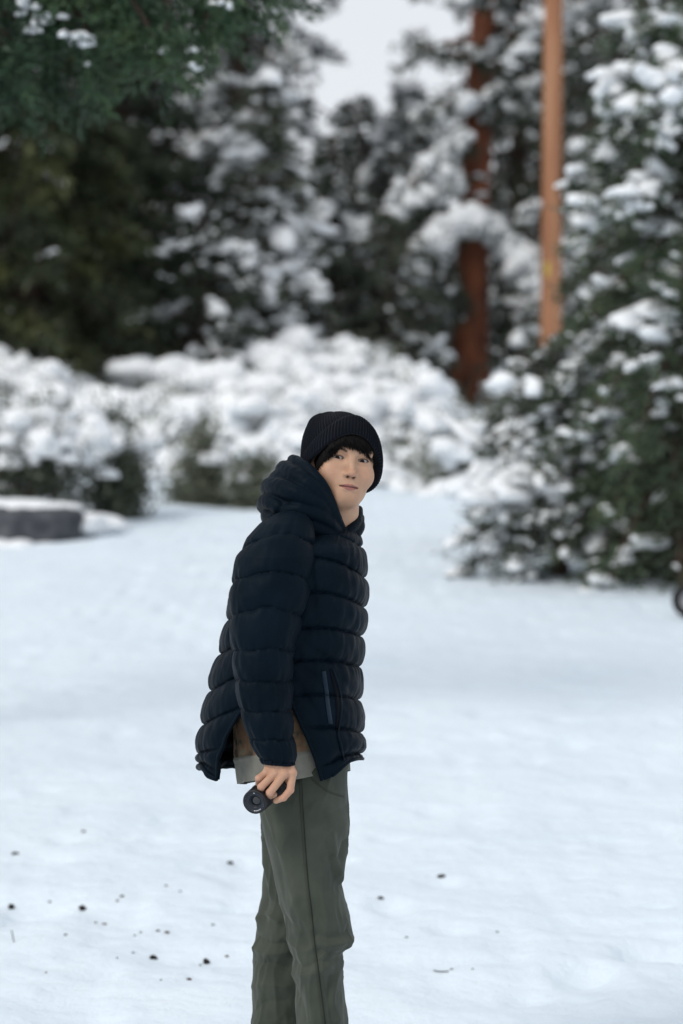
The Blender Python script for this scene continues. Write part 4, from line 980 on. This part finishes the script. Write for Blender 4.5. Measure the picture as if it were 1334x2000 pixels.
collar([(700, 1012, .04), (701, 1030, .005), (692, 1046, -.03), (680, 1054, -.05)], [0.014, 0.015, 0.014, 0.012], 0.0025, 16)
V, F = hf.mesh()
nrm = fbm(V, 28, 4, 3)[:, None]; nr2 = fbm(V * np.array([1, 1, 1]), 75, 14, 2)[:, None]
cen = np.array([B(640, 1000)[0], YB, 1.54]); dirv = V - cen; dirv /= np.linalg.norm(dirv, axis=1, keepdims=True)
V = V + dirv * (0.0026 * nrm + 0.0014 * nr2)
HOOD = (V, F)
# ---- jacket torso: front and back panels of stitched baffles, open at the side vents
T = np.array([  # py, back px, front px, half width (m)
    (1026, 626, 688, 0.045), (1034, 600, 694, 0.075), (1046, 550, 699, 0.125), (1062, 510, 703, 0.168), (1080, 488, 706, 0.190), (1105, 472, 709, 0.203), (1140, 463, 712, 0.208), (1200, 449, 709, 0.205), (1260, 437, 703, 0.200),
    (1320, 420, 699, 0.198), (1380, 406, 700, 0.200), (1440, 393, 705, 0.206), (1475, 389, 706, 0.208), (1493, 393, 703, 0.205), (1512, 398, 698, 0.203)], float)
seam_f = np.array([1010, 1068, 1129, 1187, 1243, 1303, 1368, 1432, 1493, 1530], float)
drop = np.array([0, 28, 40, 30, 14, 9, 6, 5, 4, 4], float)
seam_b = np.array([1000, 1075, 1139, 1212, 1278, 1350, 1416, 1480, 1500, 1540], float)
def crease(py, c):
    """baffle phase at picture height py and heading cosine c (1 front, -1 back): bulge 0..1 and index"""
    n = len(seam_f); lv = []
    for k in range(n):
        f, s, b_ = seam_f[k], seam_f[k] - drop[k], seam_b[k]
        lv.append(s + (f - b_) / 2 * c + ((f + b_) / 2 - s) * c * c)
    lv = np.array(lv); bul = np.zeros_like(py); idx = np.zeros(py.shape, int)
    for k in range(n - 1):
        m_ = (py >= lv[k]) & (py < lv[k + 1]); t = (py - lv[k]) / (lv[k + 1] - lv[k] + 1e-6)
        bul = np.where(m_, np.clip(np.sin(np.clip(t, 0, 1) * math.pi), 0, 1) ** 0.42, bul); idx = np.where(m_, k, idx)
    return bul, idx
NR, NC = 300, 150
pys = np.linspace(1028, 1512, NR)
def torso_panel(side):
    """side +1: front panel (heading -90..90 deg, 0 = picture right), -1: back panel"""
    th0, th1 = (-90, 90) if side > 0 else (90, 270)
    py = pys[:, None] * np.ones((1, NC))
    # the vents: the panel's own edges swing apart below the hip
    a_f = np.interp(pys, [1325, 1350, 1380, 1430, 1512], [0, 2, 5, 13, 28]); a_b = np.interp(pys, [1325, 1350, 1395, 1440, 1512], [0, 14, 31, 40, 53]); a_x = np.interp(pys, [1340, 1512], [0, 8])
    if side > 0: lo = th0 + a_f; hi = th1 - a_x
    else: lo = th0 + a_x; hi = th1 - a_b
    u = np.linspace(0, 1, NC)[None]; th = np.radians(lo[:, None] + (hi - lo)[:, None] * u)
    c, s = np.cos(th) + 0 * py, np.sin(th) + 0 * py
    xb = np.interp(py, T[:, 0], T[:, 1]); xf = np.interp(py, T[:, 0], T[:, 2]); hw = np.interp(py, T[:, 0], T[:, 3])
    # hem: back panel hangs lower at its near corner, front panel ends in a point
    hem = np.zeros_like(py)
    e = 2 / 2.35
    cc = np.sign(c) * np.abs(c) ** e; ss = np.sign(s) * np.abs(s) ** e
    mid = (xb + xf) / 2; half = (xf - xb) / 2
    bul, idx = crease(py, c)
    ue = u if side > 0 else 1 - u; edge = 1 - 0.75 * np.exp(-(ue / 0.05) ** 2) * np.clip((py - 1340) / 30, 0, 1)
    fade = np.clip((py - 1030) / 40, 0.2, 1)
    amp = 0.0165 * fade * edge
    P3 = np.stack([c * 3.0, s * 3.0, py * 0.012], -1)
    wr = fbm(np.stack([c * 5 + idx * 3.1, s * 5, py * 0.02], -1), 1.0, 7, 3) * 0.0045
    pk = vnoise(np.stack([th * 17, idx * 7.3, py * 0.006], -1), 1.0, 15) * 0.0042 * (1 - bul) ** 0.55 + vnoise(np.stack([th * 11, idx * 3.3, py * 0.03], -1), 1.0, 16) * 0.0016
    vert = vnoise(np.stack([th * 22, py * 0.012, np.zeros_like(py)], -1), 1.0, 25) * 0.0004
    off = amp * (bul - 0.16) - 0.0035 * (1 - bul) ** 3 * edge + (wr * (0.4 + 0.6 * bul) + pk + vert) * edge
    # diagonal pull folds in the lower front, towards the armhole
    if side > 0:
        ppx = mid + half * cc
        for (ax_, ay, bx_, by, wd, am) in ((575, 1245, 655, 1300, 7, -0.006), (572, 1290, 640, 1350, 7, -0.006), (575, 1330, 630, 1415, 8, -0.007), (585, 1370, 640, 1440, 8, -0.004), (660, 1330, 700, 1370, 7, -0.004), (608, 1100, 612, 1200, 7, -0.006)):
            dx, dy = bx_ - ax_, by - ay; L2 = dx * dx + dy * dy
            t = np.clip(((ppx - ax_) * dx + (py - ay) * dy) / L2, 0, 1); dd = np.hypot(ppx - ax_ - t * dx, py - ay - t * dy)
            off = off + am * np.exp(-(dd / wd) ** 2) * (s < 0) * np.sin(np.clip(t, 0.05, 0.95) * math.pi) ** 0.5
        hem = hem + 40 * np.exp(-(u / 0.13) ** 2) - 26
    else:
        hem = hem + 22 * np.exp(-((1 - u) / 0.12) ** 2) - 10 + 2 * np.sin(u * 20)
    py2 = py + hem * np.clip((py - 1440) / 72, 0, 1)
    dyv = ss * (hw + off)
    X = np.empty((NR, NC, 3)); K = FPX / YB
    K = FPX / (YB + dyv)
    X[..., 0] = (mid - 667 + cc * half) / K + cc * off; X[..., 1] = YB + dyv; X[..., 2] = CAM_H - (py2 - 875) / K
    return X.reshape(-1, 3)
tv = np.concatenate([torso_panel(1), torso_panel(-1)]); fF = grid_faces(NR, NC)
tF = np.concatenate([fF, fF + NR * NC])[:, ::-1]
TB = BVHTree.FromPolygons([tuple(v) for v in tv], [tuple(map(int, f)) for f in tF])
me = mesh_from('jacket', tv, tF, M['nylon']); me.materials.append(M['lining'])
jacket = pobj('jacket', me)
md = jacket.modifiers.new('weld', 'WELD'); md.merge_threshold = 0.0008
md = jacket.modifiers.new('thick', 'SOLIDIFY'); md.thickness = 0.010; md.offset = -1; md.use_rim = True; md.material_offset = 1; md.material_offset_rim = 0
hood_me = mesh_from('hood', HOOD[0], HOOD[1], M['nylon']); pobj('hood', hood_me, jacket)

# ---- sleeves
SL = np.array([  # py, left px, right px, depth offset, half depth
    (992, 566, 592, -0.095, 0.030), (1003, 540, 602, -0.110, 0.055), (1022, 513, 608, -0.125, 0.075), (1050, 487, 612, -0.145, 0.088), (1085, 468, 611, -0.165, 0.094), (1131, 457, 606, -0.180, 0.094), (1165, 453, 600, -0.188, 0.092), (1196, 453, 591, -0.196, 0.089), (1230, 452, 581, -0.204, 0.085),
    (1268, 456, 573, -0.212, 0.080), (1328, 461, 568, -0.222, 0.074), (1385, 470, 566, -0.236, 0.066), (1442, 487, 570, -0.256, 0.054), (1475, 502, 576, -0.265, 0.045), (1493, 511, 574, -0.267, 0.038)], float)
seam_s = np.array([985, 1061, 1131, 1196, 1268, 1328, 1385, 1442, 1486, 1520], float)
def sleeve(far=False):
    NRs, NCs = 230, 120
    py = np.linspace(993, 1493, NRs)[:, None] * np.ones((1, NCs)); th = (np.arange(NCs) / NCs * 2 * math.pi)[None] + 0 * py
    c, s = np.cos(th) + 0 * py, np.sin(th) + 0 * py
    xl, xr, dy, hd = [np.interp(py, SL[:, 0], SL[:, k]) for k in (1, 2, 3, 4)]
    bow = np.interp(py, [985, 1131, 1268, 1493], [30, 20, 5, -3])
    ph = py + bow * (-s) * 0.8 - 14 * np.abs(c) ** 2 * np.interp(py, [985, 1200, 1300], [1, .6, 0]) + 4 * vnoise(np.stack([c * 2, s * 2, py * 0.02], -1), 1.0, 44)
    bul = np.zeros_like(py); idx = np.zeros(py.shape, int)
    for k in range(len(seam_s) - 1):
        m_ = (ph >= seam_s[k]) & (ph < seam_s[k + 1]); t = (ph - seam_s[k]) / (seam_s[k + 1] - seam_s[k])
        bul = np.where(m_, np.clip(np.sin(np.clip(t, 0, 1) * math.pi), 0, 1) ** 0.38, bul); idx = np.where(m_, k, idx)
    amp = np.interp(py, [993, 1060, 1250, 1440, 1493], [0.006, 0.0115, 0.009, 0.007, 0.004])
    wr = fbm(np.stack([c * 2.4 + idx * 2.7, s * 2.4, py * 0.022], -1), 1.0, 31, 3) * 0.0032
    pk = vnoise(np.stack([c * 9, s * 9, idx * 5.1 + py * 0.01], -1), 1.0, 35) * 0.0045 * (1 - bul) ** 0.6 + vnoise(np.stack([c * 5, s * 5, py * 0.035], -1), 1.0, 37) * 0.0016
    # creases at the inner elbow
    el = np.exp(-((py - 1265) / 40) ** 2) * np.clip(c, 0, 1) ** 2 * vnoise(np.stack([c, s, py * 0.07], -1), 1.0, 36) * 0.006
    off = amp * (bul - 0.3) - 0.003 * (1 - bul) ** 3 + wr + pk + el
    K = FPX / (YB + dy); mid = (xl + xr) / 2; half = (xr - xl) / 2
    e = 2 / 2.2; cc = np.sign(c) * np.abs(c) ** e; ss = np.sign(s) * np.abs(s) ** e
    X = np.empty((NRs, NCs, 3)); X[..., 0] = (mid - 667) / K + cc * (half / K + off); X[..., 1] = YB + dy + ss * (hd + off)
    X[..., 2] = CAM_H - (py + 3 * np.sin(th + 1) * np.clip((py - 1450) / 40, 0, 1) - 875) / K
    # cuff turns inwards
    inn = []
    for k, (sc_, dz) in enumerate(((0.93, -0.003), (0.84, 0.002), (0.80, 0.03))):
        r0 = X[-1].copy(); cen = r0.mean(0); r0 = cen + (r0 - cen) * sc_; r0[:, 2] += dz; inn.append(r0)
    top = X[0].copy(); cen = top.mean(0); tops = [cen + (top - cen) * k for k in (0.02, 0.5)]
    X = np.concatenate([np.array(tops), X, np.array(inn)])
    if far:
        X = X.copy(); X[..., 1] = 2 * YB - X[..., 1]
        t = np.clip((1.18 - X[..., 2]) / 0.3, 0, 1); X[..., 0] += 0.11 * t ** 1.3; X[..., 1] -= 0.10 * t ** 1.5; X[..., 2] += 0.10 * t ** 2
    return X.reshape(-1, 3), grid_faces(X.shape[0], NCs, True)
V, F = sleeve(); SLV = (V, F); pobj('sleeve', mesh_from('sleeve', V, F, M['nylon']), jacket)
V, F = sleeve(True); pobj('sleeve', mesh_from('sleeve', V, F[:, ::-1], M['nylon']), jacket)

# ---- strips that lie on a surface, given by a picture polyline
def strip(bvh, pts, width, lift, n=60, thick=0.002, taper=False):
    p = catmull(np.array(pts, float), n); tg = np.gradient(p, axis=0); tg /= np.linalg.norm(tg, axis=1, keepdims=True); nn = np.stack([-tg[:, 1], tg[:, 0]], -1)
    wv = np.broadcast_to(np.asarray(width, float), (n,)) if not taper else width * np.sin(np.linspace(0.03, math.pi - 0.03, n)) ** 0.7
    rows = []
    for k, (o_, lf) in enumerate(((-0.5, -thick), (-0.42, lift), (0.0, lift * 1.15), (0.42, lift), (0.5, -thick))):
        row = []
        for i in range(n):
            q = p[i] + nn[i] * wv[i] * o_; h = on(bvh, q[0], q[1], lf)
            if h is None: h = row[-1] if row else B(q[0], q[1], -0.2)
            row.append(h)
        rows.append(row)
    X = np.array(rows).transpose(1, 0, 2); return X.reshape(-1, 3), grid_faces(n, 5)
V, F = strip(TB, [(632, 1311), (637, 1345), (641, 1380), (646, 1414)], 9, 0.003); pobj('pocket_zip', mesh_from('pocket_zip', V, F, M['zip']), jacket)
V, F = strip(TB, [(645, 1306), (656, 1345), (661, 1385), (657, 1428)], 11, 0.0022, taper=True); pobj('pocket_opening', mesh_from('pocket_opening', V, F, M['lining']), jacket)
V, F = strip(TB, [(650, 1306), (663, 1345), (667, 1385), (661, 1430), (666, 1455), (672, 1485)], 5, 0.004); pobj('pocket_piping', mesh_from('pocket_piping', V, F, M['nylon']), jacket)

# ---- edge piping along the two vents
def vent_edge(side):
    X = (tv[:NR * NC] if side > 0 else tv[NR * NC:]).reshape(NR, NC, 3); r0 = np.searchsorted(pys, 1365)
    return X[r0:, 0] if side > 0 else X[r0:, -1]
mb = MB()
for sd in (1, -1):
    e = vent_edge(sd)[::3]; add_tube(mb, e + np.array([0, -0.001, 0]), 0.0045, 8)
pobj('vent_piping', mb.mesh('vent_piping', M['nylon']), jacket)
mb = MB(); e = (tv[NR * NC:]).reshape(NR, NC, 3)[-1]; add_tube(mb, e[20:][::3] + np.array([0, 0, 0.004]), 0.0075 + 0.001 * np.sin(np.arange(len(e[20:][::3])) * 1.3), 10)
e = tv[:NR * NC].reshape(NR, NC, 3)[-1]; add_tube(mb, e[8:-6][::3] + np.array([0, 0, 0.003]), 0.004, 10)
pobj('hem_cord', mb.mesh('hem_cord', M['nylon']), jacket)

# ---- shirt showing in the vent
NRs, NCs = 90, 160
tt = np.linspace(0, 1, NRs)[:, None] * np.ones((1, NCs)); th = (np.arange(NCs) / NCs * 2 * math.pi)[None]; th = th + 0 * tt; c, s = np.cos(th), np.sin(th)
hemy = 1520 - 13 * c + 3 * np.sin(th * 3) - 4 * np.clip(s, 0, 1); py = 1290 + (hemy - 1290) * tt
xl = np.interp(py, [1290, 1400, 1470, 1530], [470, 458, 462, 470]); xr = np.interp(py, [1290, 1400, 1470, 1530], [680, 678, 680, 684]); hw = np.interp(py, [1290, 1450, 1530], [0.17, 0.178, 0.180])
off = fbm(np.stack([c * 5, s * 5, py * 0.008], -1), 1.0, 71, 3) * 0.007 + 0.004 * np.sin(th * 11 + 2 * fbm(np.stack([c * 2, s * 2, py * 0.004], -1), 1.0, 72, 2)) * tt
off = off + 0.0025 * np.exp(-((py - (hemy - 46)) / 3) ** 2)
K = FPX / (YB + s * hw); mid = (xl + xr) / 2; half = (xr - xl) / 2; X = np.empty((NRs, NCs, 3))
X[..., 0] = (mid - 667 + c * half) / K + c * off; X[..., 1] = YB + s * (hw + off); X[..., 2] = CAM_H - (py - 875) / K
me = mesh_from('shirt', X.reshape(-1, 3), grid_faces(NRs, NCs, True), M['shirt']); set_float(me, 'band', (py > hemy - 50).astype(float).ravel())
shirt = pobj('shirt', me); md = shirt.modifiers.new('thick', 'SOLIDIFY'); md.thickness = 0.003; md.offset = -1

# ---- trousers
LN = np.array([  # near leg: py, left, right, dy, half depth
    (1490, 520, 682, -0.060, 0.110), (1520, 506, 682, -0.068, 0.112), (1560, 502, 683, -0.080, 0.108), (1600, 506, 683, -0.088, 0.104), (1650, 517, 681, -0.092, 0.102), (1700, 530, 674, -0.094, 0.100), (1730, 537, 669, -0.095, 0.099), (1760, 546, 675, -0.096, 0.098), (1800, 556, 685, -0.098, 0.095), (1835, 563, 691, -0.099, 0.094), (1850, 566, 688, -0.099, 0.093), (1866, 569, 668, -0.099, 0.091),
    (1900, 573, 668, -0.100, 0.089), (1950, 577, 671, -0.100, 0.088), (2000, 580, 677, -0.100, 0.087), (2100, 578, 680, -0.100, 0.088), (2190, 574, 690, -0.100, 0.092), (2212, 576, 688, -0.100, 0.090)], float)
LF = np.array([
    (1490, 520, 660, 0.060, 0.110), (1520, 508, 668, 0.068, 0.112), (1560, 503, 672, 0.080, 0.108), (1600, 507, 665, 0.088, 0.104), (1650, 511, 655, 0.092, 0.1), (1700, 512, 648, 0.094, 0.098), (1750, 510, 640, 0.095, 0.096), (1790, 500, 640, 0.096, 0.094), (1815, 497, 640, 0.096, 0.093), (1860, 493, 625, 0.098, 0.09),
    (1900, 490, 618, 0.1, 0.088), (1950, 489, 615, 0.1, 0.087), (2000, 488, 612, 0.1, 0.086), (2100, 488, 606, 0.1, 0.086), (2190, 486, 604, 0.1, 0.09), (2212, 489, 602, 0.1, 0.088)], float)
FOLDS_N = [  # picture polyline, width, height: creases and ridges seen on the near leg
    ([(652, 1625), (660, 1680), (668, 1720)], 7, 0.008), ([(640, 1640), (652, 1690), (664, 1730)], 9, -0.006), ([(676, 1640), (665, 1668), (650, 1665)], 6, -0.006), ([(580, 1740), (572, 1780), (582, 1810)], 10, 0.006),
    ([(620, 1815), (650, 1822), (684, 1815)], 10, -0.007), ([(622, 1845), (650, 1852), (672, 1856)], 9, -0.008), ([(640, 1838), (668, 1836), (690, 1838)], 9, 0.006), ([(560, 1790), (590, 1810), (600, 1835)], 10, -0.005),
    ([(566, 1835), (590, 1850), (610, 1842)], 8, 0.006), ([(570, 1870), (595, 1880), (620, 1868)], 9, -0.006), ([(572, 1905), (600, 1895), (640, 1880)], 10, 0.006), ([(668, 1880), (655, 1920), (650, 1950), (660, 1985)], 7, 0.008),
    ([(645, 1900), (640, 1950), (652, 2000)], 9, -0.006), ([(576, 1930), (590, 1955), (600, 1990)], 9, -0.005), ([(530, 1600), (545, 1680), (556, 1740)], 7, -0.004), ([(600, 1560), (640, 1580), (676, 1575)], 9, -0.004), ([(610, 1610), (640, 1600), (675, 1610)], 10, 0.004)]
FOLDS_F = [([(515, 1640), (520, 1700), (530, 1745)], 8, 0.006), ([(512, 1700), (520, 1745), (516, 1785)], 7, -0.008), ([(500, 1795), (520, 1780), (545, 1790)], 7, 0.007), ([(497, 1825), (525, 1835), (560, 1832)], 8, -0.008),
           ([(495, 1850), (520, 1855), (560, 1850)], 8, 0.007), ([(492, 1880), (530, 1872), (565, 1880)], 8, -0.007), ([(490, 1930), (520, 1915), (560, 1918)], 9, 0.006), ([(492, 1975), (520, 1950), (560, 1945)], 10, -0.006), ([(500, 2000), (530, 1985), (570, 1990)], 9, 0.005)]
def leg(Tb, folds, seed):
    NRl, NCl = 420, 150
    py = np.linspace(1491, 2211, NRl)[:, None] * np.ones((1, NCl)); th = (np.arange(NCl) / NCl * 2 * math.pi)[None]; c, s = np.cos(th) + 0 * py, np.sin(th) + 0 * py
    xl, xr, dy, hd = [np.interp(py, Tb[:, 0], Tb[:, k]) for k in (1, 2, 3, 4)]
    mid = (xl + xr) / 2; half = (xr - xl) / 2; K = FPX / (YB + dy); px = mid + half * c
    nz = np.stack([c * 1.7, s * 1.7, py * 0.009], -1)
    off = fbm(nz, 1.0, seed, 3) * 0.006 + (1 - np.abs(fbm(np.stack([c * 2.2, s * 2.2, py * 0.011 + c * 1.2], -1), 1.0, seed + 5, 2))) ** 6 * 0.004 - 0.002
    kn = np.exp(-((py - 1870) / 90) ** 2) + np.clip((py - 2080) / 100, 0, 1)
    off = off + kn * vnoise(np.stack([c * 1.2, s * 1.2, py * 0.028 + 0.8 * s], -1), 1.0, seed + 9) * 0.0025
    for pl, wd, am in folds:
        p = catmull(np.array(pl, float), 12); dd = np.full(py.shape, 1e9); 
        for i in range(11):
            d = p[i + 1] - p[i]; t = np.clip(((px - p[i][0]) * d[0] + (py - p[i][1]) * d[1]) / (d @ d), 0, 1)
            dd = np.minimum(dd, np.hypot(px - p[i][0] - t * d[0], py - p[i][1] - t * d[1]))
        off = off + am * 1.0 * np.exp(-np.abs(dd / wd) ** 1.5) * np.clip(-s * 2 + 0.4, 0, 1)
    X = np.empty((NRl, NCl, 3)); X[..., 0] = (mid - 667) / K + c * (half / K + off); X[..., 1] = YB + dy + s * (hd + off); X[..., 2] = CAM_H - (py - 875) / K
    return X.reshape(-1, 3), grid_faces(NRl, NCl, True)
Vn, Fn = leg(LN, FOLDS_N, 81); Vf, Ff = leg(LF, FOLDS_F, 91)
mb = MB(); mb.add(Vn, Fn); mb.add(Vf, Ff)
trousers = pobj('trousers', mb.mesh('trousers', M['trouser']))
LB = BVHTree.FromPolygons([tuple(v) for v in Vn], [tuple(map(int, f)) for f in Fn])
V, F = strip(LB, [(586, 1500), (588, 1560), (593, 1640), (599, 1720), (606, 1780), (612, 1840), (620, 1900), (628, 1960), (634, 2010), (638, 2080), (640, 2150)], 6, 0.0016, 160)
sm = pobj('side_seam', mesh_from('side_seam', V, F, M['trouser_seam']), trousers)
mb = MB(); pl = catmull(np.array([(589, 1500), (591, 1560), (596, 1640), (602, 1720), (609, 1780), (615, 1840), (623, 1900), (631, 1960), (637, 2010)], float), 130)
for i in range(0, 129):
    a, b_ = on(LB, *(pl[i] + (pl[i + 1] - pl[i]) * 0.15), 0.0022), on(LB, *(pl[i] + (pl[i + 1] - pl[i]) * 0.75), 0.0022)
    if a is not None and b_ is not None: add_tube(mb, np.array([a, b_]), 0.0006, 4)
tag(pobj('stitching', mb.mesh('stitching', M['lining']), sm), kind='stuff')
V, F = strip(LB, [(600, 1496), (604, 1512), (612, 1524), (640, 1545), (672, 1556)], 4, 0.0016, 40); pobj('pocket_seam', mesh_from('pocket_seam', V, F, M['trouser_seam']), trousers)
# belt and boots
mb = MB(); th = np.linspace(0, 2 * math.pi, 80); K = FPX / YB
bp = np.stack([(592 - 667) / K + np.cos(th) * 0.104, YB + np.sin(th) * 0.150, np.full(80, CAM_H - (1507 - 875) / K)], -1)
for dz in (0.0,): 
    V = np.concatenate([bp + (0, 0, 0.017), bp + (0, 0, -0.017)]); mb.add(V, grid_faces(2, 80))
pobj('belt', mb.mesh('belt', M['leather']))
for dy, ax_ in ((-0.1, 632), (0.1, 545)):
    bf = Field(np.arange(-0.30, 0.22, 0.006), np.arange(YB + dy - 0.075, YB + dy + 0.075, 0.006), np.arange(-0.02, 0.24, 0.006))
    x = B(ax_, 2185, dy)[0]
    bf.cone((x, YB + dy, 0.20), (x, YB + dy, 0.08), 0.052, 0.05, 0.02); bf.cone((x - 0.04, YB + dy, 0.055), (x + 0.13, YB + dy, 0.045), 0.05, 0.044, 0.02); bf.cone((x + 0.13, YB + dy, 0.045), (x + 0.17, YB + dy, 0.04), 0.044, 0.04, 0.02)
    bf.D = np.maximum(bf.D, (0.0 - bf.ax[2])[None, None, :])
    V, F = bf.mesh(); pobj('boot', mesh_from('boot', V, F, M['leather']))

# ------------------------------------------------------------------ the camera in his hand
M['camera_black'] = mat_noise('camera_black', [(0.3, (0.010, 0.011, 0.013)), (0.7, (0.018, 0.019, 0.022))], 60, 0.45, 0.15, 300, 0.0006)
M['camera_ring'] = mat_noise('camera_ring', [(0.3, (0.014, 0.018, 0.026)), (0.7, (0.022, 0.027, 0.036))], 50, 0.35)
M['print_glint'] = mat_noise('print_glint', [(0.3, (0.50, 0.52, 0.55)), (0.7, (0.6, 0.62, 0.64))], 50, 0.5)  # for the printed characters and the painted ring highlight
m, nt, b = mat_new('lens_glass'); b.inputs['Base Color'].default_value = (0.004, 0.006, 0.008, 1); b.inputs['Roughness'].default_value = 0.06; b.inputs['Coat Weight'].default_value = 0.6; M['lens_glass'] = m
fc = B(496.5, 1567, -0.308); bc = B(517, 1550, -0.246)
lax = fc - bc; Ll = np.linalg.norm(lax); lax /= Ll
lu_ = np.array([0, 0, 1.0]) - lax * lax[2]; lu_ /= np.linalg.norm(lu_); lr = np.cross(lu_, lax)
CB = bc - np.array([0, 0, 0.03])
hcam = empty('handheld_camera', tuple(CB)); tag(hcam, 'small black camera with stubby lens gripped in the man\'s hand', 'camera')
def lathe(prof, n=56, a0=0.0, a1=2 * math.pi):
    full = abs(a1 - a0 - 2 * math.pi) < 1e-6
    a = a0 + (np.arange(n) / (n if full else n - 1)) * (a1 - a0); V = []
    for r0, z0 in prof: V.append(bc + lax * z0 + r0 * (np.cos(a)[:, None] * lr + np.sin(a)[:, None] * lu_))
    return np.concatenate(V) - CB, grid_faces(len(prof), n, full)
Rl = 0.0283
def lpart(name, prof, mt, parent, **k):
    V, F = lathe(prof, **k); mb = MB(); mb.add(V, F); return obj(name, mb.mesh(name, M[mt]), parent)
barrel = lpart('lens_barrel', [(0.027, -0.012), (0.0275, 0.0), (0.0262, 0.006), (0.0262, 0.02), (0.0278, 0.024), (Rl, 0.03), (Rl, Ll - 0.008), (Rl + 0.0006, Ll - 0.004), (Rl, Ll - 0.0006), (Rl - 0.0015, Ll), (Rl - 0.004, Ll - 0.0002)], 'camera_black', hcam)
rb = MB()
for i in range(60):
    a = i / 60 * 2 * math.pi; d = np.cos(a) * lr + np.sin(a) * lu_; p0 = bc + lax * 0.030 + d * (Rl + 0.0004) - CB
    add_tube(rb, np.array([p0, p0 + lax * 0.02]), 0.0008, 4)
tag(obj('focus_ribs', rb.mesh('focus_ribs', M['camera_black']), barrel), kind='stuff')
lpart('front_ring', [(Rl - 0.004, Ll - 0.0002), (Rl - 0.0048, Ll - 0.0022), (0.0165, Ll - 0.0045), (0.0160, Ll - 0.0040), (0.0150, Ll - 0.0075), (0.0115, Ll - 0.009), (0.0110, Ll - 0.0115)], 'camera_ring', barrel)
lpart('lens_element', [(0.0112, Ll - 0.0112), (0.009, Ll - 0.0098), (0.006, Ll - 0.0088), (0.003, Ll - 0.0083), (0.0001, Ll - 0.0081)], 'lens_glass', barrel)
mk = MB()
for a0, a1 in ((0.93, 1.12), (4.05, 4.18), (4.24, 4.34), (4.40, 4.52), (4.57, 4.66), (4.72, 4.86)):       # the tiny printed characters round the lens read as dashes
    V, F = lathe([(0.0203, Ll - 0.0028), (0.0222, Ll - 0.0022)], 6, a0 + 0.55, a1 + 0.55); mk.add(V, F)
for a0, a1, ra in ((2.6, 3.9, 0.0236), (5.2, 6.1, 0.0236)):  # thin pale arcs: highlight on the front ring, painted as geometry
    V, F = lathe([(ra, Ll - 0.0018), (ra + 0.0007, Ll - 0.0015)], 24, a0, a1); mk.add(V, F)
tag(obj('lens_print_glint', mk.mesh('lens_print_glint', M['print_glint'], False), barrel), kind='stuff')
# body: rounded box behind the fingers, its mount at one end
long_ = np.array([0.75, 0.30, 0.55]); long_ -= lax * (long_ @ lax); long_ /= np.linalg.norm(long_); sh_ = np.cross(lax, long_)
V0, F0 = ico(4); q = np.abs(V0) ** 9; Vb = V0 / (q.sum(1) ** (1 / 9))[:, None]
Vb = Vb * np.array([0.038, 0.030, 0.0150]); Vw = bc + long_ * 0.006 - lax * 0.024 + Vb[:, :1] * long_ + Vb[:, 1:2] * sh_ + Vb[:, 2:3] * lax
mb = MB(); mb.add(Vw - CB, F0); cb = obj('camera_body', mb.mesh('camera_body', M['camera_black']), hcam)
Vg = Vb * np.array([0.21, 0.95, 0.9]); Vw = bc + long_ * 0.040 - lax * 0.026 + Vg[:, :1] * long_ + Vg[:, 1:2] * sh_ + Vg[:, 2:3] * lax
mb = MB(); mb.add(Vw - CB, F0); obj('grip', mb.mesh('grip', M['rubber']), cb)
